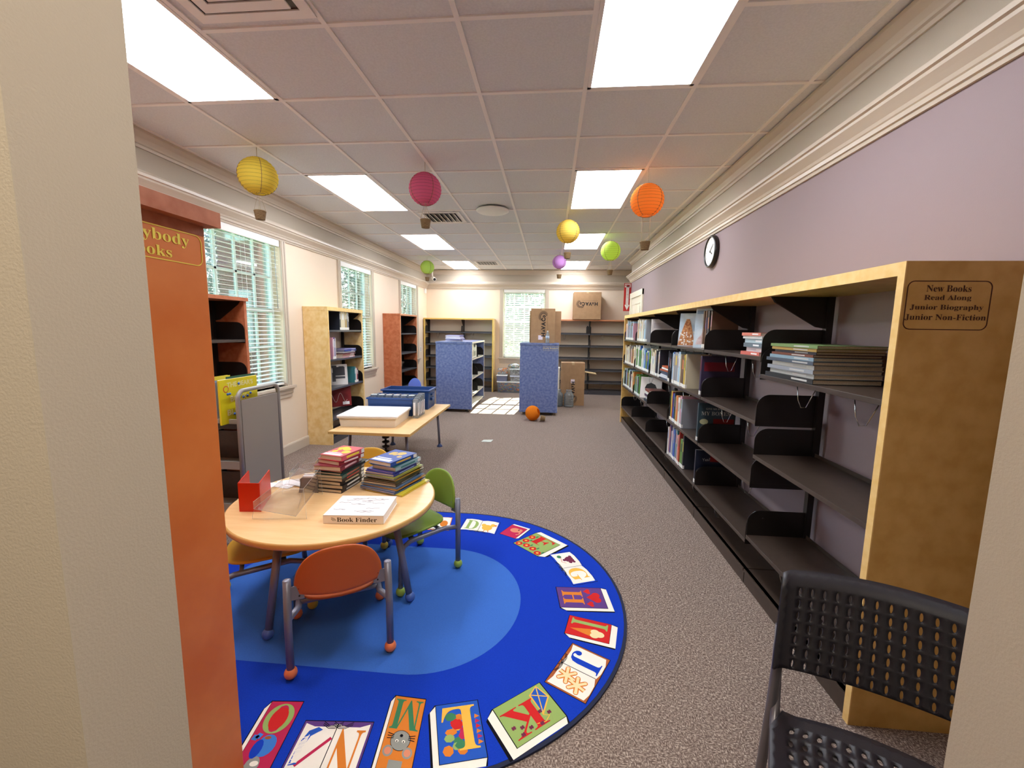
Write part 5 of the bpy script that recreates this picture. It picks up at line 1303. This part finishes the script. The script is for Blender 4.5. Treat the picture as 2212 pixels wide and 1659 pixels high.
# local x -> cdir, local y -> -cfw (y = backwards)
t.matrix_world = Matrix(((cdir.x, -cfw.x, 0, org.x), (cdir.y, -cfw.y, 0, org.y), (0, 0, 1, 0), (0, 0, 0, 1)))
BP = M('black_chair_plastic', '#211e24', .38, spec=.5, bump=.25, bscale=700)
def backf(u, v):
    x = (u-.5)*WC; z = .615+.225*v
    taper = 1-.03*v
    z += -.02*(1-(2*u-1)**2)*(1-v)      # lower edge dips a little
    y = .06*(1-(2*u-1)**2)+.06*v-.05
    e = max(0, v-.86)/.14
    y += .028*e*e; z -= .006*e*e
    ed = max(0, abs(2*u-1)-.9)/.1; y -= .014*ed*ed
    return (x*taper, y, z)
m_ = MB(); holed(m_, backf, 17, 8, .13, .34, skip=lambda u, v: v > .93 or v < .05 or u < .05 or u > .95)
weld(m_.build('backrest', BP, t, solid=.006, offset=0))
def seatf(u, v):
    x = (u-.5)*WC*.98*(1-.10*v*0); y = .0-.44*v+.0
    z = .445-.014*(1-(2*u-1)**2)+.01*(1-v)-.02*max(0, v-.8)/.2
    c = max(0, abs(2*u-1)-.82)/.18
    y += .055*(1-(2*u-1)**2)*(1-v)
    if v < .12: y += 0
    x *= (1-.12*max(0, .15-v)/.15)
    return (x, y-.01, z+.012*c)
m_ = MB(); holed(m_, seatf, 15, 12, .2, .26, skip=lambda u, v: v > .93 or v < .09 or u < .07 or u > .93)
weld(m_.build('seat', BP, t, solid=.006, offset=0))
CHR = M('gray_chair_tube', '#6f6b70', .35, metal=.5)
for s_ in (-1, 1):
    x = s_*(WC/2-.012)
    MB().tube([(x, .0, .70), (x, -.01, .60), (x+s_*.004, -.005, .46), (x+s_*.012, .03, .22), (x+s_*.02, .09, .006)], .0125, 12).build('rear_leg', CHR, t)
    MB().tube([(x, .035, .62), (x-s_*.004, .012, .52), (x-s_*.006, -.03, .43), (x, -.38, .42), (x+s_*.01, -.43, .38), (x+s_*.02, -.46, .006)], .0115, 12).build('front_leg', CHR, t)
MB().tube([(-WC/2+.02, -.05, .425), (WC/2-.02, -.05, .425)], .01, 10).tube([(-WC/2+.02, -.34, .418), (WC/2-.02, -.34, .418)], .01, 10).build('cross_bar', CHR, t)

# ---------------------------------------------------------------- outdoors beyond the windows
LEAF = [M('leaf_a', '#3d7360', .6), M('leaf_b', '#578b7a', .6), M('leaf_c', '#264e43', .6)]
def tree(label, x, y, h, r, n, zc=None, group='trees outside the windows'):
    t = thing('tree', label, 'tree', (x, y, -.39), 0, group)
    MB().tube([(0, 0, 0), (.05, .03, h*.4), (-.05, 0, h*.75)], [.16, .12, .05], 10).tube([(.03, 0, h*.4), (.6, .3, h*.65)], [.07, .03], 8).tube([(.03, 0, h*.45), (-.5, -.4, h*.7)], [.07, .03], 8).build('trunk', M('bark', '#5b4a3b', .9), t)
    m_ = MB(); zc = zc or h*.62
    for i in range(n):
        a = Vector((random.gauss(0, 1), random.gauss(0, 1), random.gauss(0, 1))).normalized()*random.uniform(.35, 1)**.6
        p = Vector((a.x*r, a.y*r, zc+a.z*h*.42)); s = random.uniform(.05, .12)
        X = T(p) @ Matrix.Rotation(random.random()*6, 4, Vector((random.random()-.5, random.random()-.5, random.random()+.1)).normalized())
        m_.add([(-s, 0, 0), (0, -s*.5, 0), (s, 0, 0), (0, s*.5, 0)], [(0, 1, 2, 3)], i % 3, X)
    m_.build('foliage', LEAF, t)
tree('leafy green tree outside the near left window', -9.4, 11.9, 6.4, 2.4, 9000)
tree('leafy green tree outside the middle left window', -8.0, 17.2, 6.6, 2.7, 9000)
tree('leafy tree farther off outside the far left window', -8.8, 23.6, 6.6, 2.4, 4200)
tree('broad green tree outside the back window, left of the sun', -3.6, 21.8, 5.0, 2.4, 7000)
tree('low dense tree just outside the back window', -.9, 15.6, 4.6, 2.5, 12000)
t = thing('brick_building', 'red brick building beyond the left windows', 'building', (-6.15, 9.2, -.4), .12)
MB().box((-.85, -.6, 0), (0, 1.0, 6)).build('wall', brick_mat(), t)
wf = MB()
for z in (1.3, 3.6): wf.box((-.65, -.63, z), (-.2, -.6, z+1.3)); wf.box((0, .05, z), (.03, .6, z+1.3))
wf.build('window', WHITE, t)
gr = MB().box((-40, -20, -.5), (WL-.2, 45, -.4)).box((WL-.2, WB+.2, -.5), (30, 45, -.4)).build('lawn', M('grass', '#6c8f4e', .95, col2='#83a562', scale=3)); gr['kind'] = 'stuff'; gr['label'] = 'sunlit lawn outside the windows'; gr['category'] = 'grass'
